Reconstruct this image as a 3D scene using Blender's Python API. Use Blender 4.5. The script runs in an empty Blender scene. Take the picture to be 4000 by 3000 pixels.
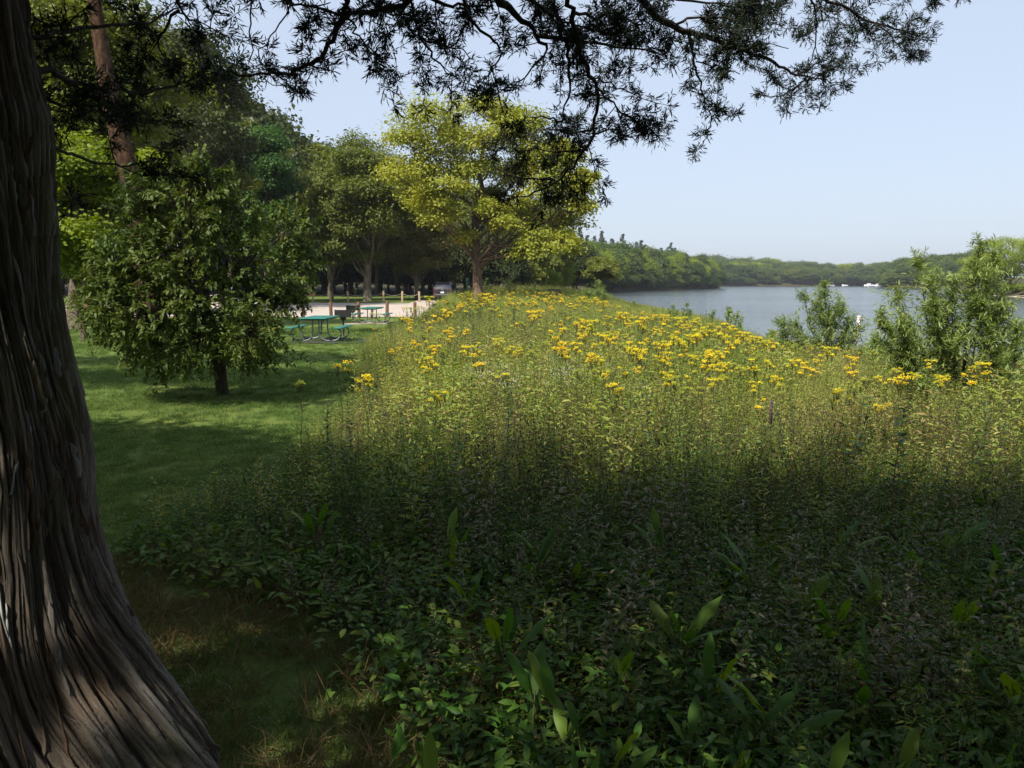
import bpy, math, random
import numpy as np
from mathutils import Vector
R = math.radians
rng = np.random.default_rng(7)
random.seed(7)
SC = bpy.context.scene
COL = SC.collection

# ------------------------------------------------------------------ camera, world, sun, exposure
EYE = np.array([0.0, 0.0, 1.62])
PITCH = math.atan(400 / 3080)
F = 3080.0
cam_d = bpy.data.cameras.new('camera')
cam = bpy.data.objects.new('camera', cam_d)
COL.objects.link(cam)
cam.location = EYE
cam.rotation_euler = (math.pi / 2 - PITCH, 0, 0)
cam_d.sensor_width = 36
cam_d.lens = 36 * F / 4000
cam_d.clip_start = 0.05
cam_d.clip_end = 9000
SC.camera = cam

SUN_EL = R(50)
SUN_AZ = R(-142)          # compass angle from +Y, clockwise: behind the camera, to the left
SUN = np.array([math.sin(SUN_AZ) * math.cos(SUN_EL), math.cos(SUN_AZ) * math.cos(SUN_EL), math.sin(SUN_EL)])
world = bpy.data.worlds.new('World')
SC.world = world
world.use_nodes = True
wn = world.node_tree.nodes
wl = world.node_tree.links
sky = wn.new('ShaderNodeTexSky')
sky.sky_type = 'NISHITA'
sky.sun_disc = False
sky.sun_elevation = SUN_EL
sky.sun_rotation = SUN_AZ
sky.altitude = 300
sky.air_density = 1.0
sky.dust_density = 3.2
sky.ozone_density = 2.5
bg = wn['Background']
# a pale high haze veils the whole dome evenly
veil = wn.new('ShaderNodeMix'); veil.data_type = 'RGBA'
veil.inputs[0].default_value = .6
veil.inputs[7].default_value = (5.8, 6.5, 7.7, 1)
wl.new(sky.outputs[0], veil.inputs[6]); wl.new(veil.outputs[2], bg.inputs[0])
bg.inputs[1].default_value = 0.098
sun_d = bpy.data.lights.new('sun', 'SUN')
sun_d.energy = 5.0
sun_d.angle = R(0.55)
sun_d.color = (1.0, 0.93, 0.82)
sun = bpy.data.objects.new('sun', sun_d)
COL.objects.link(sun)
sun.rotation_euler = Vector(SUN).to_track_quat('Z', 'Y').to_euler()
SC.view_settings.view_transform = 'Standard'
SC.view_settings.look = 'None'
SC.view_settings.gamma = 1
SC.view_settings.use_curve_mapping = False
SC.view_settings.exposure = 0.58
SC.cycles.transparent_max_bounces = 8
SC.cycles.max_bounces = 6

# ------------------------------------------------------------------ helpers
def at(px, py, Y):
    """point on the sight line through photo pixel (px, py) at distance Y ahead"""
    dx = (px - 2000) / F
    dz = -(py - 1500) / F
    c, s = math.cos(PITCH), math.sin(PITCH)
    d = np.array([dx, c + s * dz, -s + c * dz])
    return EYE + d * (Y / d[1])

def proj(P):
    P = np.asarray(P, float) - EYE
    c, s = math.cos(PITCH), math.sin(PITCH)
    f = P[..., 1] * c - P[..., 2] * s
    u = P[..., 1] * s + P[..., 2] * c
    f = np.where(f > 0.01, f, 0.01)
    return 2000 + P[..., 0] / f * F, 1500 - u / f * F, P[..., 1] * c - P[..., 2] * s

def lat(n, seed):
    n = n.astype(np.int64)
    n = (n ^ (n >> 13)) * 1274126177 + seed * 974634777
    n = (n ^ (n >> 16)) * 2246822519
    n = n ^ (n >> 13)
    return (n & 0xFFFFFF) / float(0xFFFFFF)

def vn(x, y, seed=0):
    """2-d value noise 0..1"""
    x = np.asarray(x, float); y = np.asarray(y, float)
    xi = np.floor(x); yi = np.floor(y)
    fx = x - xi; fy = y - yi
    fx = fx * fx * (3 - 2 * fx); fy = fy * fy * (3 - 2 * fy)
    def h(a, b): return lat((a * 73856093 + b * 19349663 + 83492791), seed)
    a = h(xi, yi); b = h(xi + 1, yi); c = h(xi, yi + 1); d = h(xi + 1, yi + 1)
    return (a * (1 - fx) + b * fx) * (1 - fy) + (c * (1 - fx) + d * fx) * fy

def unit(v):
    v = np.asarray(v, float)
    return v / (np.linalg.norm(v, axis=-1, keepdims=True) + 1e-9)

def rdir(n, g=None):
    return unit((g or rng).normal(size=(n, 3)))

class MB:
    """collects faces, builds ONE mesh"""
    def __init__(s):
        s.v = []; s.f = []; s.n = 0
    def add(s, v, f, mat=0, tint=0.5, smooth=False):
        v = np.asarray(v, float).reshape(-1, 3); f = np.asarray(f, int)
        t = np.broadcast_to(np.asarray(tint, float), (len(v),)).copy()
        s.v.append((v, t)); s.f.append((f + s.n, mat, smooth)); s.n += len(v)
    def mesh(s, name, mats):
        me = bpy.data.meshes.new(name)
        V = np.concatenate([a for a, _ in s.v]); T = np.concatenate([t for _, t in s.v])
        me.vertices.add(len(V)); me.vertices.foreach_set('co', V.ravel())
        li = np.concatenate([f.ravel() for f, _, _ in s.f])
        tot = np.concatenate([np.full(len(f), f.shape[1]) for f, _, _ in s.f])
        mi = np.concatenate([np.full(len(f), m) for f, m, _ in s.f])
        sm = np.concatenate([np.full(len(f), q) for f, _, q in s.f])
        st = np.concatenate([[0], np.cumsum(tot)[:-1]])
        me.loops.add(len(li)); me.loops.foreach_set('vertex_index', li.astype(np.int32))
        me.polygons.add(len(tot))
        me.polygons.foreach_set('loop_start', st.astype(np.int32))
        me.polygons.foreach_set('material_index', mi.astype(np.int32))
        me.polygons.foreach_set('use_smooth', sm.astype(bool))
        a = me.attributes.new('tint', 'FLOAT', 'POINT'); a.data.foreach_set('value', T.astype(np.float32))
        for m in (mats if isinstance(mats, (list, tuple)) else [mats]): me.materials.append(m)
        me.update(calc_edges=True)
        me.validate()
        return me
    def build(s, name, mats, parent=None, loc=None):
        o = bpy.data.objects.new(name, s.mesh(name, mats)); COL.objects.link(o)
        if parent: o.parent = parent
        if loc is not None: o.location = loc
        return o
    # shapes
    def box(s, c, d, mat=0, tint=0.5, rz=0.0, bev=0.0, rx=0.0):
        c = np.array(c, float); d = np.array(d, float) / 2
        if bev <= 0:
            v = np.array([[x, y, z] for x in (-1, 1) for y in (-1, 1) for z in (-1, 1)], float) * d
            f = [[0, 1, 3, 2], [4, 6, 7, 5], [0, 4, 5, 1], [2, 3, 7, 6], [0, 2, 6, 4], [1, 5, 7, 3]]
        else:
            b = min(bev, d.min() * .9)
            v = []; ring = []
            for z, k in ((-1, b), (-1, 0), (1, 0), (1, b)):
                zz = d[2] * z if k else (d[2] - b) * z
                hx, hy = d[0] - k, d[1] - k
                pts = [(hx, hy - b), (hx - b, hy), (-hx + b, hy), (-hx, hy - b), (-hx, -hy + b), (-hx + b, -hy), (hx - b, -hy), (hx, -hy + b)]
                v += [(x, y, zz) for x, y in pts]
            v = np.array(v)
            f = []
            for r in range(3):
                for k in range(8):
                    a = r * 8 + k; a2 = r * 8 + (k + 1) % 8
                    f.append([a, a2, a2 + 8, a + 8])
            s.add(s._rot(v, rz, rx) + c, f, mat, tint)
            s.add(s._rot(v[:8], rz, rx) + c, [list(range(7, -1, -1))], mat, tint)
            s.add(s._rot(v[24:], rz, rx) + c, [list(range(8))], mat, tint)
            return
        s.add(s._rot(v, rz, rx) + c, f, mat, tint)
    @staticmethod
    def _rot(v, rz, rx=0.0):
        if rx:
            c, q = math.cos(rx), math.sin(rx)
            v = np.stack([v[:, 0], v[:, 1] * c - v[:, 2] * q, v[:, 1] * q + v[:, 2] * c], 1)
        if rz:
            c, q = math.cos(rz), math.sin(rz)
            v = np.stack([v[:, 0] * c - v[:, 1] * q, v[:, 0] * q + v[:, 1] * c, v[:, 2]], 1)
        return v
    def tube(s, pts, rad, sides=6, mat=0, tint=0.5, cap=True, smooth=True):
        pts = np.asarray(pts, float); n = len(pts)
        rad = np.broadcast_to(np.asarray(rad, float), (n,))
        t = unit(np.gradient(pts, axis=0))
        ref = np.array([0, 0, 1.0]) if abs(t[0][2]) < .9 else np.array([1.0, 0, 0])
        u = unit(np.cross(t, ref)); w = np.cross(t, u)
        a = np.linspace(0, 2 * math.pi, sides, endpoint=False)
        ring = u[:, None] * np.cos(a)[None, :, None] + w[:, None] * np.sin(a)[None, :, None]
        v = (pts[:, None] + ring * rad[:, None, None]).reshape(-1, 3)
        i = np.arange(n - 1)[:, None] * sides; k = np.arange(sides)[None]
        k2 = (k + 1) % sides
        f = np.stack([i + k, i + k2, i + sides + k2, i + sides + k], -1).reshape(-1, 4)
        s.add(v, f, mat, tint, smooth)
        if cap:
            s.add(v[:sides], [list(range(sides))[::-1]], mat, tint)
            s.add(v[-sides:], [list(range(sides))], mat, tint)
    def leaves(s, p, d, nrm, L, W, mat=0, tint=None, kind='quad', bend=0.15):
        n = len(p)
        if n == 0: return
        p = np.asarray(p, float); d = unit(d); L = np.broadcast_to(L, (n,))[:, None]; W = np.broadcast_to(W, (n,))[:, None]
        side = unit(np.cross(d, nrm)); up = np.cross(side, d)
        t = rng.random(n) if tint is None else np.broadcast_to(tint, (n,))
        if kind == 'quad':
            V = np.stack([p, p + d * L * .45 + side * W * .5 + up * L * bend * .3, p + d * L - up * L * bend, p + d * L * .45 - side * W * .5 + up * L * bend * .3], 1)
            i = np.arange(n)[:, None] * 4
            s.add(V.reshape(-1, 3), i + np.array([0, 1, 2, 3]), mat, np.repeat(t, 4))
        else:
            V = np.stack([p,
                          p + d * L * .3 + side * W * .5 + up * W * .22, p + d * L * .3 - side * W * .5 + up * W * .22,
                          p + d * L * .32,
                          p + d * L * .7 + side * W * .36 + up * (W * .16 - L * bend * .5), p + d * L * .7 - side * W * .36 + up * (W * .16 - L * bend * .5),
                          p + d * L * .7 - up * L * bend * .5,
                          p + d * L - up * L * bend * 1.3], 1)
            i = np.arange(n)[:, None] * 8
            s.add(V.reshape(-1, 3), (i[:, None] + np.array([[0, 1, 3], [0, 3, 2], [4, 7, 6], [6, 7, 5]])[None]).reshape(-1, 3), mat, np.repeat(t, 8), True)
            s.add(np.zeros((0, 3)), np.zeros((0, 4), int), mat, np.zeros(0))
            s.f.append(((i[:, None] + np.array([[1, 4, 6, 3], [3, 6, 5, 2]])[None]).reshape(-1, 4) + s.n - n * 8, mat, True))
    def blobs(s, p, r, mat=0, tint=None, sq=1.0):
        n = len(p); r = np.broadcast_to(r, (n,))
        o = np.array([[1, 0, 0], [-1, 0, 0], [0, 1, 0], [0, -1, 0], [0, 0, sq], [0, 0, -sq]], float)
        V = p[:, None] + o[None] * r[:, None, None]
        t = rng.random(n) if tint is None else np.broadcast_to(tint, (n,))
        f = np.array([[0, 2, 4], [2, 1, 4], [1, 3, 4], [3, 0, 4], [2, 0, 5], [1, 2, 5], [3, 1, 5], [0, 3, 5]])
        s.add(V.reshape(-1, 3), (np.arange(n)[:, None, None] * 6 + f[None]).reshape(-1, 3), mat, np.repeat(t, 6))

def place_word(px, a, b_, names=('left', 'middle', 'right')):
    return names[int(min(2, max(0, (px - a) / (b_ - a) * 3)))]
def tag(o, label=None, cat=None, group=None, kind=None):
    if label: o['label'] = label
    if cat: o['category'] = cat
    if group: o['group'] = group
    if kind: o['kind'] = kind
    return o

def empty(name, loc, rz=0.0, sc=None):
    o = bpy.data.objects.new(name, None); COL.objects.link(o)
    o.empty_display_size = .2
    o.location = loc; o.rotation_euler = (0, 0, rz)
    if sc is not None: o.scale = sc
    return o

def copy_tree(root, loc, rz=0.0, sc=None, parent=None):
    c = root.copy(); COL.objects.link(c)
    if parent is None:
        c.location = loc; c.rotation_euler = (0, 0, rz)
        if sc is not None: c.scale = sc
    else: c.parent = parent
    for ch in list(KIDS.get(root.name, [])):
        copy_tree(ch, None, parent=c)
    return c
KIDS = {}
def kids(root):
    KIDS.clear()
    for o in COL.objects:
        if o.parent: KIDS.setdefault(o.parent.name, []).append(o)

# ------------------------------------------------------------------ materials
def mat_new(name):
    m = bpy.data.materials.new(name); m.use_nodes = True
    nt = m.node_tree
    return m, nt, nt.nodes, nt.links, nt.nodes['Principled BSDF']

def simple(name, col, rough=.6, metal=0.0, nscale=0, namt=.25, bump=0, coat=0, spec=.5):
    m, nt, N, L, b = mat_new(name)
    b.inputs['Base Color'].default_value = (*col, 1); b.inputs['Roughness'].default_value = rough
    b.inputs['Metallic'].default_value = metal; b.inputs['Coat Weight'].default_value = coat
    b.inputs['Specular IOR Level'].default_value = spec
    if nscale:
        tc = N.new('ShaderNodeTexCoord'); no = N.new('ShaderNodeTexNoise')
        no.inputs['Scale'].default_value = nscale; no.inputs['Detail'].default_value = 6
        L.new(tc.outputs['Object'], no.inputs['Vector'])
        r = N.new('ShaderNodeValToRGB'); L.new(no.outputs['Fac'], r.inputs['Fac'])
        r.color_ramp.elements[0].position = .3; r.color_ramp.elements[1].position = .7
        r.color_ramp.elements[0].color = (*[c * (1 - namt) for c in col], 1)
        r.color_ramp.elements[1].color = (*[min(1, c * (1 + namt)) for c in col], 1)
        L.new(r.outputs[0], b.inputs['Base Color'])
        if bump:
            bp = N.new('ShaderNodeBump'); bp.inputs['Strength'].default_value = bump; bp.inputs['Distance'].default_value = .02
            L.new(no.outputs['Fac'], bp.inputs['Height']); L.new(bp.outputs[0], b.inputs['Normal'])
    return m

def leafmat(name, cols, trans=.35, rough=.5, spec=.3, patch=0, patchamt=.35, rnd=.3):
    """ramp colour chosen per leaf (tint), per plant (random) and per patch of ground (noise)"""
    m, nt, N, L, b = mat_new(name)
    at_ = N.new('ShaderNodeAttribute'); at_.attribute_name = 'tint'
    oi = N.new('ShaderNodeObjectInfo')
    mx = N.new('ShaderNodeMath'); mx.operation = 'MULTIPLY_ADD'
    L.new(oi.outputs['Random'], mx.inputs[0]); mx.inputs[1].default_value = rnd; 
    m2 = N.new('ShaderNodeMath'); m2.operation = 'MULTIPLY'; m2.inputs[1].default_value = 1 - rnd - (patchamt if patch else 0)
    L.new(at_.outputs['Fac'], m2.inputs[0]); L.new(m2.outputs[0], mx.inputs[2])
    out = mx.outputs[0]
    if patch:
        g = N.new('ShaderNodeNewGeometry'); no = N.new('ShaderNodeTexNoise'); no.inputs['Scale'].default_value = patch
        no.inputs['Detail'].default_value = 3
        L.new(g.outputs['Position'], no.inputs['Vector'])
        mr = N.new('ShaderNodeMapRange'); mr.inputs[1].default_value = .3; mr.inputs[2].default_value = .7
        mr.inputs[3].default_value = 0; mr.inputs[4].default_value = patchamt
        L.new(no.outputs['Fac'], mr.inputs[0])
        ad = N.new('ShaderNodeMath'); L.new(out, ad.inputs[0]); L.new(mr.outputs[0], ad.inputs[1]); out = ad.outputs[0]
    r = N.new('ShaderNodeValToRGB'); L.new(out, r.inputs['Fac'])
    e = r.color_ramp.elements
    for i, c in enumerate(cols):
        p = i / (len(cols) - 1)
        if i == 0: e[0].position = 0; e[0].color = (*c, 1)
        elif i == len(cols) - 1: e[-1].position = 1; e[-1].color = (*c, 1)
        else:
            q = e.new(p); q.color = (*c, 1)
    L.new(r.outputs[0], b.inputs['Base Color'])
    b.inputs['Roughness'].default_value = rough; b.inputs['Specular IOR Level'].default_value = spec
    if trans > 0:
        tr = N.new('ShaderNodeBsdfTranslucent')
        hs = N.new('ShaderNodeHueSaturation'); hs.inputs['Hue'].default_value = .485; hs.inputs['Saturation'].default_value = 1.15; hs.inputs['Value'].default_value = 1.25
        L.new(r.outputs[0], hs.inputs['Color']); L.new(hs.outputs[0], tr.inputs['Color'])
        mix = N.new('ShaderNodeMixShader'); mix.inputs[0].default_value = trans
        L.new(b.outputs[0], mix.inputs[1]); L.new(tr.outputs[0], mix.inputs[2])
        L.new(mix.outputs[0], N['Material Output'].inputs['Surface'])
    return m

def barkmat(name, cols, scale=6, stretch=6, bump=.6):
    m, nt, N, L, b = mat_new(name)
    tc = N.new('ShaderNodeTexCoord'); mp = N.new('ShaderNodeMapping')
    mp.inputs['Scale'].default_value = (scale, scale, scale / stretch)
    L.new(tc.outputs['Object'], mp.inputs[0])
    no = N.new('ShaderNodeTexNoise'); no.inputs['Scale'].default_value = 1; no.inputs['Detail'].default_value = 8; no.inputs['Roughness'].default_value = .65
    L.new(mp.outputs[0], no.inputs['Vector'])
    r = N.new('ShaderNodeValToRGB'); L.new(no.outputs['Fac'], r.inputs['Fac'])
    e = r.color_ramp.elements
    e[0].position = .32; e[0].color = (*cols[0], 1); e[1].position = .68; e[1].color = (*cols[-1], 1)
    if len(cols) > 2:
        q = e.new(.5); q.color = (*cols[1], 1)
    L.new(r.outputs[0], b.inputs['Base Color']); b.inputs['Roughness'].default_value = .9; b.inputs['Specular IOR Level'].default_value = .2
    bp = N.new('ShaderNodeBump'); bp.inputs['Strength'].default_value = bump; bp.inputs['Distance'].default_value = .04
    L.new(no.outputs['Fac'], bp.inputs['Height']); L.new(bp.outputs[0], b.inputs['Normal'])
    return m

BARK = barkmat('grey_brown_bark', [(.035, .028, .02), (.09, .07, .05), (.17, .14, .11)])
BARK_OR = barkmat('orange_brown_bark', [(.04, .026, .017), (.115, .065, .034), (.19, .115, .065)], 5, 4)
BARK_RUST = barkmat('rust_flaky_bark', [(.015, .01, .007), (.055, .03, .016), (.12, .065, .034)], 9, 2.2, 1.0)
BARK_WARM = barkmat('brown_bark', [(.04, .028, .018), (.11, .075, .048), (.2, .14, .1)], 5, 4)
BARK_PALE = barkmat('pale_bark', [(.06, .048, .034), (.14, .115, .08), (.25, .21, .155)], 5, 5)
BARK_DK = barkmat('dark_twig_bark', [(.02, .016, .012), (.05, .04, .03), (.085, .07, .05)], 20, 5)
L_YEL = leafmat('yellow_green_leaves', [(.12, .16, .02), (.21, .26, .03), (.32, .34, .045), (.38, .36, .06)], .4, patch=.35, patchamt=.3)
L_MID = leafmat('mid_green_leaves', [(.06, .09, .014), (.135, .165, .024), (.23, .25, .04)], .35, patch=.2, patchamt=.3)
L_BRT = leafmat('bright_green_leaves', [(.035, .085, .018), (.06, .14, .026), (.10, .18, .04)], .35, patch=.3, patchamt=.3)
L_LIME = leafmat('lime_green_leaves', [(.09, .14, .018), (.2, .27, .025), (.32, .37, .04)], .45, patch=.5, patchamt=.3)
L_DARK = leafmat('dark_green_leaves', [(.018, .03, .008), (.04, .058, .012), (.085, .10, .02)], .3)
L_RED = leafmat('reddish_brown_leaves', [(.09, .07, .025), (.15, .10, .035), (.14, .14, .03), (.12, .16, .03)], .35, patch=.5, patchamt=.4)
L_FAR = leafmat('far_leaves', [(.035, .065, .018), (.06, .10, .022), (.10, .145, .03), (.18, .19, .035)], .3, rnd=.55)
L_CRAB = leafmat('crab_apple_leaves', [(.03, .065, .014), (.08, .12, .024), (.15, .175, .036), (.27, .27, .07)], .3, rough=.5, spec=.22, patch=1.2, patchamt=.3)
L_CONI = leafmat('conifer_needles', [(.015, .03, .018), (.03, .05, .028), (.05, .07, .035)], .1)
L_JUN = leafmat('juniper_sprays', [(.008, .015, .007), (.015, .027, .01), (.03, .045, .016)], .15, rough=.6)
L_WIL = leafmat('willow_leaves', [(.09, .15, .04), (.19, .26, .065), (.31, .37, .11)], .4, rough=.4, spec=.5)
L_WEED = leafmat('weed_leaves', [(.04, .09, .018), (.11, .19, .032), (.21, .30, .048), (.35, .37, .08), (.36, .26, .11), (.24, .16, .085)], .4, patch=.45, patchamt=.4)
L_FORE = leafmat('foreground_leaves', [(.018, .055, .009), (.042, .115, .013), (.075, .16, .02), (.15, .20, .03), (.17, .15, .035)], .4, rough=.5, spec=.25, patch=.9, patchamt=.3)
L_BROWN = leafmat('dry_brown_leaves', [(.07, .045, .03), (.14, .09, .055), (.2, .15, .08)], .25, patch=.6, patchamt=.3)
L_DOCK = leafmat('broad_dock_leaves', [(.04, .11, .018), (.075, .17, .025), (.15, .22, .03)], .4, rough=.5, spec=.25)
L_STEM = leafmat('weed_stems', [(.06, .075, .025), (.11, .11, .04), (.14, .09, .05)], .1)
L_BLUEG = leafmat('dark_bluish_leaves', [(.025, .06, .025), (.045, .095, .035), (.08, .14, .045)], .3)
M_FLOW = leafmat('yellow_flowers', [(.6, .6, .03), (.8, .68, .02), (.88, .6, .015)], .3, rnd=.6)
M_BUD = leafmat('green_yellow_buds', [(.28, .36, .04), (.45, .5, .05), (.6, .58, .05)], .3, rnd=.5)
M_SEED = simple('dark_seedhead', (.025, .018, .014), .9)
M_WHITE = simple('white_petals', (.75, .74, .72), .7)
M_PURP = leafmat('purple_flowers', [(.16, .09, .13), (.3, .18, .26)], .3)
M_GRASS = leafmat('lawn_blades', [(.045, .10, .02), (.085, .15, .028), (.16, .2, .05)], .35, patch=.5, patchamt=.35)
M_TALL = leafmat('tall_grass_blades', [(.15, .22, .04), (.24, .29, .06), (.38, .35, .14)], .35, patch=.4, patchamt=.4)
M_DRYG = leafmat('dry_grass_blades', [(.09, .075, .03), (.16, .12, .05), (.10, .12, .03)], .3, patch=2.0, patchamt=.4)

# ------------------------------------------------------------------ terrain
WATER_Z = -1.40
WPOLY = np.array([(60, 3), (34, 12), (20, 22), (12.5, 32), (13.5, 46), (16, 62), (14, 90), (17.5, 130), (24, 212), (48, 266), (84, 332), (92, 350), (112, 430),
                  (128, 545), (190, 552), (262, 560), (240, 450), (177, 380), (212, 368), (236, 335), (160, 280), (128, 232), (108, 188), (93, 143), (135, 104), (420, 40), (420, -80), (90, -60)], float)
MPOLY = np.array([(-.5, -3), (-.15, 2.0), (-.25, 2.5), (-.5, 3.1), (-1.0, 3.7), (-1.9, 4.2), (-2.6, 4.9), (-2.3, 5.6), (-1.9, 6.3), (-1.95, 7.2), (-2.2, 8.5), (-2.2, 11), (-2.9, 14.5), (-3.8, 20), (-4.8, 27),
                  (-5.6, 38), (-5.2, 45), (-5.8, 58), (-6.2, 67), (-4.2, 72), (-3, 77), (2, 92), (8, 120), (20, 150), (14, 90), (16, 62), (13.5, 46), (12.5, 32), (20, 22), (34, 12), (60, 3), (60, -20), (-.5, -20)], float)

def sdf(poly, x, y):
    """signed distance, negative inside"""
    x = np.asarray(x, float); y = np.asarray(y, float)
    d2 = np.full(x.shape, 1e18); ins = np.zeros(x.shape, bool)
    n = len(poly)
    for i in range(n):
        x1, y1 = poly[i]; x2, y2 = poly[(i + 1) % n]
        ex, ey = x2 - x1, y2 - y1
        t = np.clip(((x - x1) * ex + (y - y1) * ey) / (ex * ex + ey * ey), 0, 1)
        d2 = np.minimum(d2, (x - x1 - t * ex) ** 2 + (y - y1 - t * ey) ** 2)
        if y1 != y2:
            c = ((y1 > y) != (y2 > y)) & (x < (x2 - x1) * (y - y1) / (y2 - y1) + x1)
            ins ^= c
    d = np.sqrt(d2)
    return np.where(ins, -d, d)

def sstep(a, b, x):
    t = np.clip((x - a) / (b - a), 0, 1); return t * t * (3 - 2 * t)

def G(x, y):
    x = np.asarray(x, float); y = np.asarray(y, float)
    base = np.interp(y, [-80, 0, 12, 25, 40, 50, 71, 100, 200, 400, 560, 620, 800, 1500], [.6, 0, -.1, -.27, -.5, -.5, -.25, -.1, .8, 1, 1, 1, 2, 4])
    base = base + .5 * np.exp(-(((x - 1.5) / 4.5) ** 2 + ((y - 68) / 9) ** 2))
    base = base + (vn(x * .25, y * .25, 3) - .5) * .16 * sstep(200, 60, y) + (vn(x * 1.3, y * 1.3, 4) - .5) * .04
    hill = sstep(150, 260, x) * sstep(350, 460, y) * 3
    base = base + hill
    d = sdf(WPOLY, x, y)
    w = np.interp(y, [0, 30, 60, 100], [9, 9, 8, 6])
    k = sstep(0, 1, d / w)
    z = (WATER_Z + .05) * (1 - k) + base * k
    zin = WATER_Z + .05 + np.clip(d, -12, 0) * .2
    return np.where(d < 0, zin, z)

def g1(x, y): return float(G(np.array([x]), np.array([y]))[0])

def spaced(lo, hi, step0, grow, c=0.0):
    out = [c]; s = step0; v = c
    while v < hi: v += s; out.append(v); s *= grow
    s = step0; v = c; neg = []
    while v > lo: v -= s; neg.append(v); s *= grow
    return np.array(neg[::-1] + out)

xs = spaced(-3000, 3000, .22, 1.030, 0)
ys = spaced(-600, 4000, .22, 1.022, 5)
XX, YY = np.meshgrid(xs, ys)
ZZ = G(XX, YY)
gm = MB()
nx, ny = len(xs), len(ys)
ii = (np.arange(ny - 1)[:, None] * nx + np.arange(nx - 1)[None])
gf = np.stack([ii, ii + 1, ii + nx + 1, ii + nx], -1).reshape(-1, 4)
md = sdf(MPOLY, XX, YY)
zone = 1 - sstep(-.35, .25, md + (vn(XX * 1.5, YY * 1.5, 9) - .5) * .5)
zone = np.maximum(zone, sstep(92, 110, YY) * .92)
gm.add(np.stack([XX, YY, ZZ], -1).reshape(-1, 3), gf, 0, zone.ravel(), True)

m, nt, N, L, b = mat_new('ground_soil_and_turf')
tcg = N.new('ShaderNodeNewGeometry')
def nz(scale, detail=5, rough=.6):
    n_ = N.new('ShaderNodeTexNoise'); n_.inputs['Scale'].default_value = scale; n_.inputs['Detail'].default_value = detail; n_.inputs['Roughness'].default_value = rough
    L.new(tcg.outputs['Position'], n_.inputs['Vector']); return n_
def rampn(src, stops):
    r = N.new('ShaderNodeValToRGB'); L.new(src, r.inputs['Fac']); e = r.color_ramp.elements
    e[0].position, e[0].color = stops[0][0], (*stops[0][1], 1); e[1].position, e[1].color = stops[-1][0], (*stops[-1][1], 1)
    for p, c in stops[1:-1]:
        q = e.new(p); q.color = (*c, 1)
    return r
n1 = nz(.6, 8, .7); n2 = nz(9, 8, .75); n3 = nz(3, 6)
addm = N.new('ShaderNodeMath'); addm.operation = 'MULTIPLY_ADD'; L.new(n2.outputs['Fac'], addm.inputs[0]); addm.inputs[1].default_value = .5
hm = N.new('ShaderNodeMath'); hm.operation = 'MULTIPLY'; hm.inputs[1].default_value = .5; L.new(n1.outputs['Fac'], hm.inputs[0]); L.new(hm.outputs[0], addm.inputs[2])
turf = rampn(addm.outputs[0], [(.34, (.05, .09, .02)), (.5, (.10, .145, .032)), (.64, (.18, .2, .055))])
litter = rampn(n2.outputs['Fac'], [(.3, (.02, .016, .01)), (.5, (.05, .038, .02)), (.7, (.09, .07, .035))])
ta = N.new('ShaderNodeAttribute'); ta.attribute_name = 'tint'
mixc = N.new('ShaderNodeMix'); mixc.data_type = 'RGBA'
L.new(ta.outputs['Fac'], mixc.inputs[0]); L.new(turf.outputs[0], mixc.inputs[6]); L.new(litter.outputs[0], mixc.inputs[7])
L.new(mixc.outputs[2], b.inputs['Base Color']); b.inputs['Roughness'].default_value = .95; b.inputs['Specular IOR Level'].default_value = .1
bp = N.new('ShaderNodeBump'); bp.inputs['Strength'].default_value = .8; bp.inputs['Distance'].default_value = .05
L.new(n2.outputs['Fac'], bp.inputs['Height']); L.new(bp.outputs[0], b.inputs['Normal'])
M_GROUND = m
tag(gm.build('ground', M_GROUND), kind='structure')

# water
m, nt, N, L, b = mat_new('lake_water')
b.inputs['Base Color'].default_value = (.06, .075, .085, 1); b.inputs['Roughness'].default_value = .12; b.inputs['IOR'].default_value = 1.33
tcg = N.new('ShaderNodeNewGeometry')
mp = N.new('ShaderNodeMapping'); mp.inputs['Scale'].default_value = (.5, 1.6, 1); L.new(tcg.outputs['Position'], mp.inputs[0])
w1 = N.new('ShaderNodeTexNoise'); w1.inputs['Scale'].default_value = 1.8; w1.inputs['Detail'].default_value = 5; L.new(mp.outputs[0], w1.inputs['Vector'])
mp2 = N.new('ShaderNodeMapping'); mp2.inputs['Scale'].default_value = (.008, .045, 1); L.new(tcg.outputs['Position'], mp2.inputs[0])
w2 = N.new('ShaderNodeTexNoise'); w2.inputs['Scale'].default_value = 1; w2.inputs['Detail'].default_value = 3; L.new(mp2.outputs[0], w2.inputs['Vector'])
mr = N.new('ShaderNodeMapRange'); mr.inputs[1].default_value = .35; mr.inputs[2].default_value = .65; mr.inputs[3].default_value = .14; mr.inputs[4].default_value = .4
L.new(w2.outputs['Fac'], mr.inputs[0])
bp = N.new('ShaderNodeBump'); bp.inputs['Distance'].default_value = .25
L.new(mr.outputs[0], bp.inputs['Strength']); L.new(w1.outputs['Fac'], bp.inputs['Height']); L.new(bp.outputs[0], b.inputs['Normal'])
wm = MB(); wm.add([(-40, -90, WATER_Z), (440, -90, WATER_Z), (440, 600, WATER_Z), (-40, 600, WATER_Z)], [[0, 1, 2, 3]])
# only lay the sheet where the ground dips under it: the ground is above it elsewhere
tag(wm.build('water', m), kind='structure')

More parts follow.
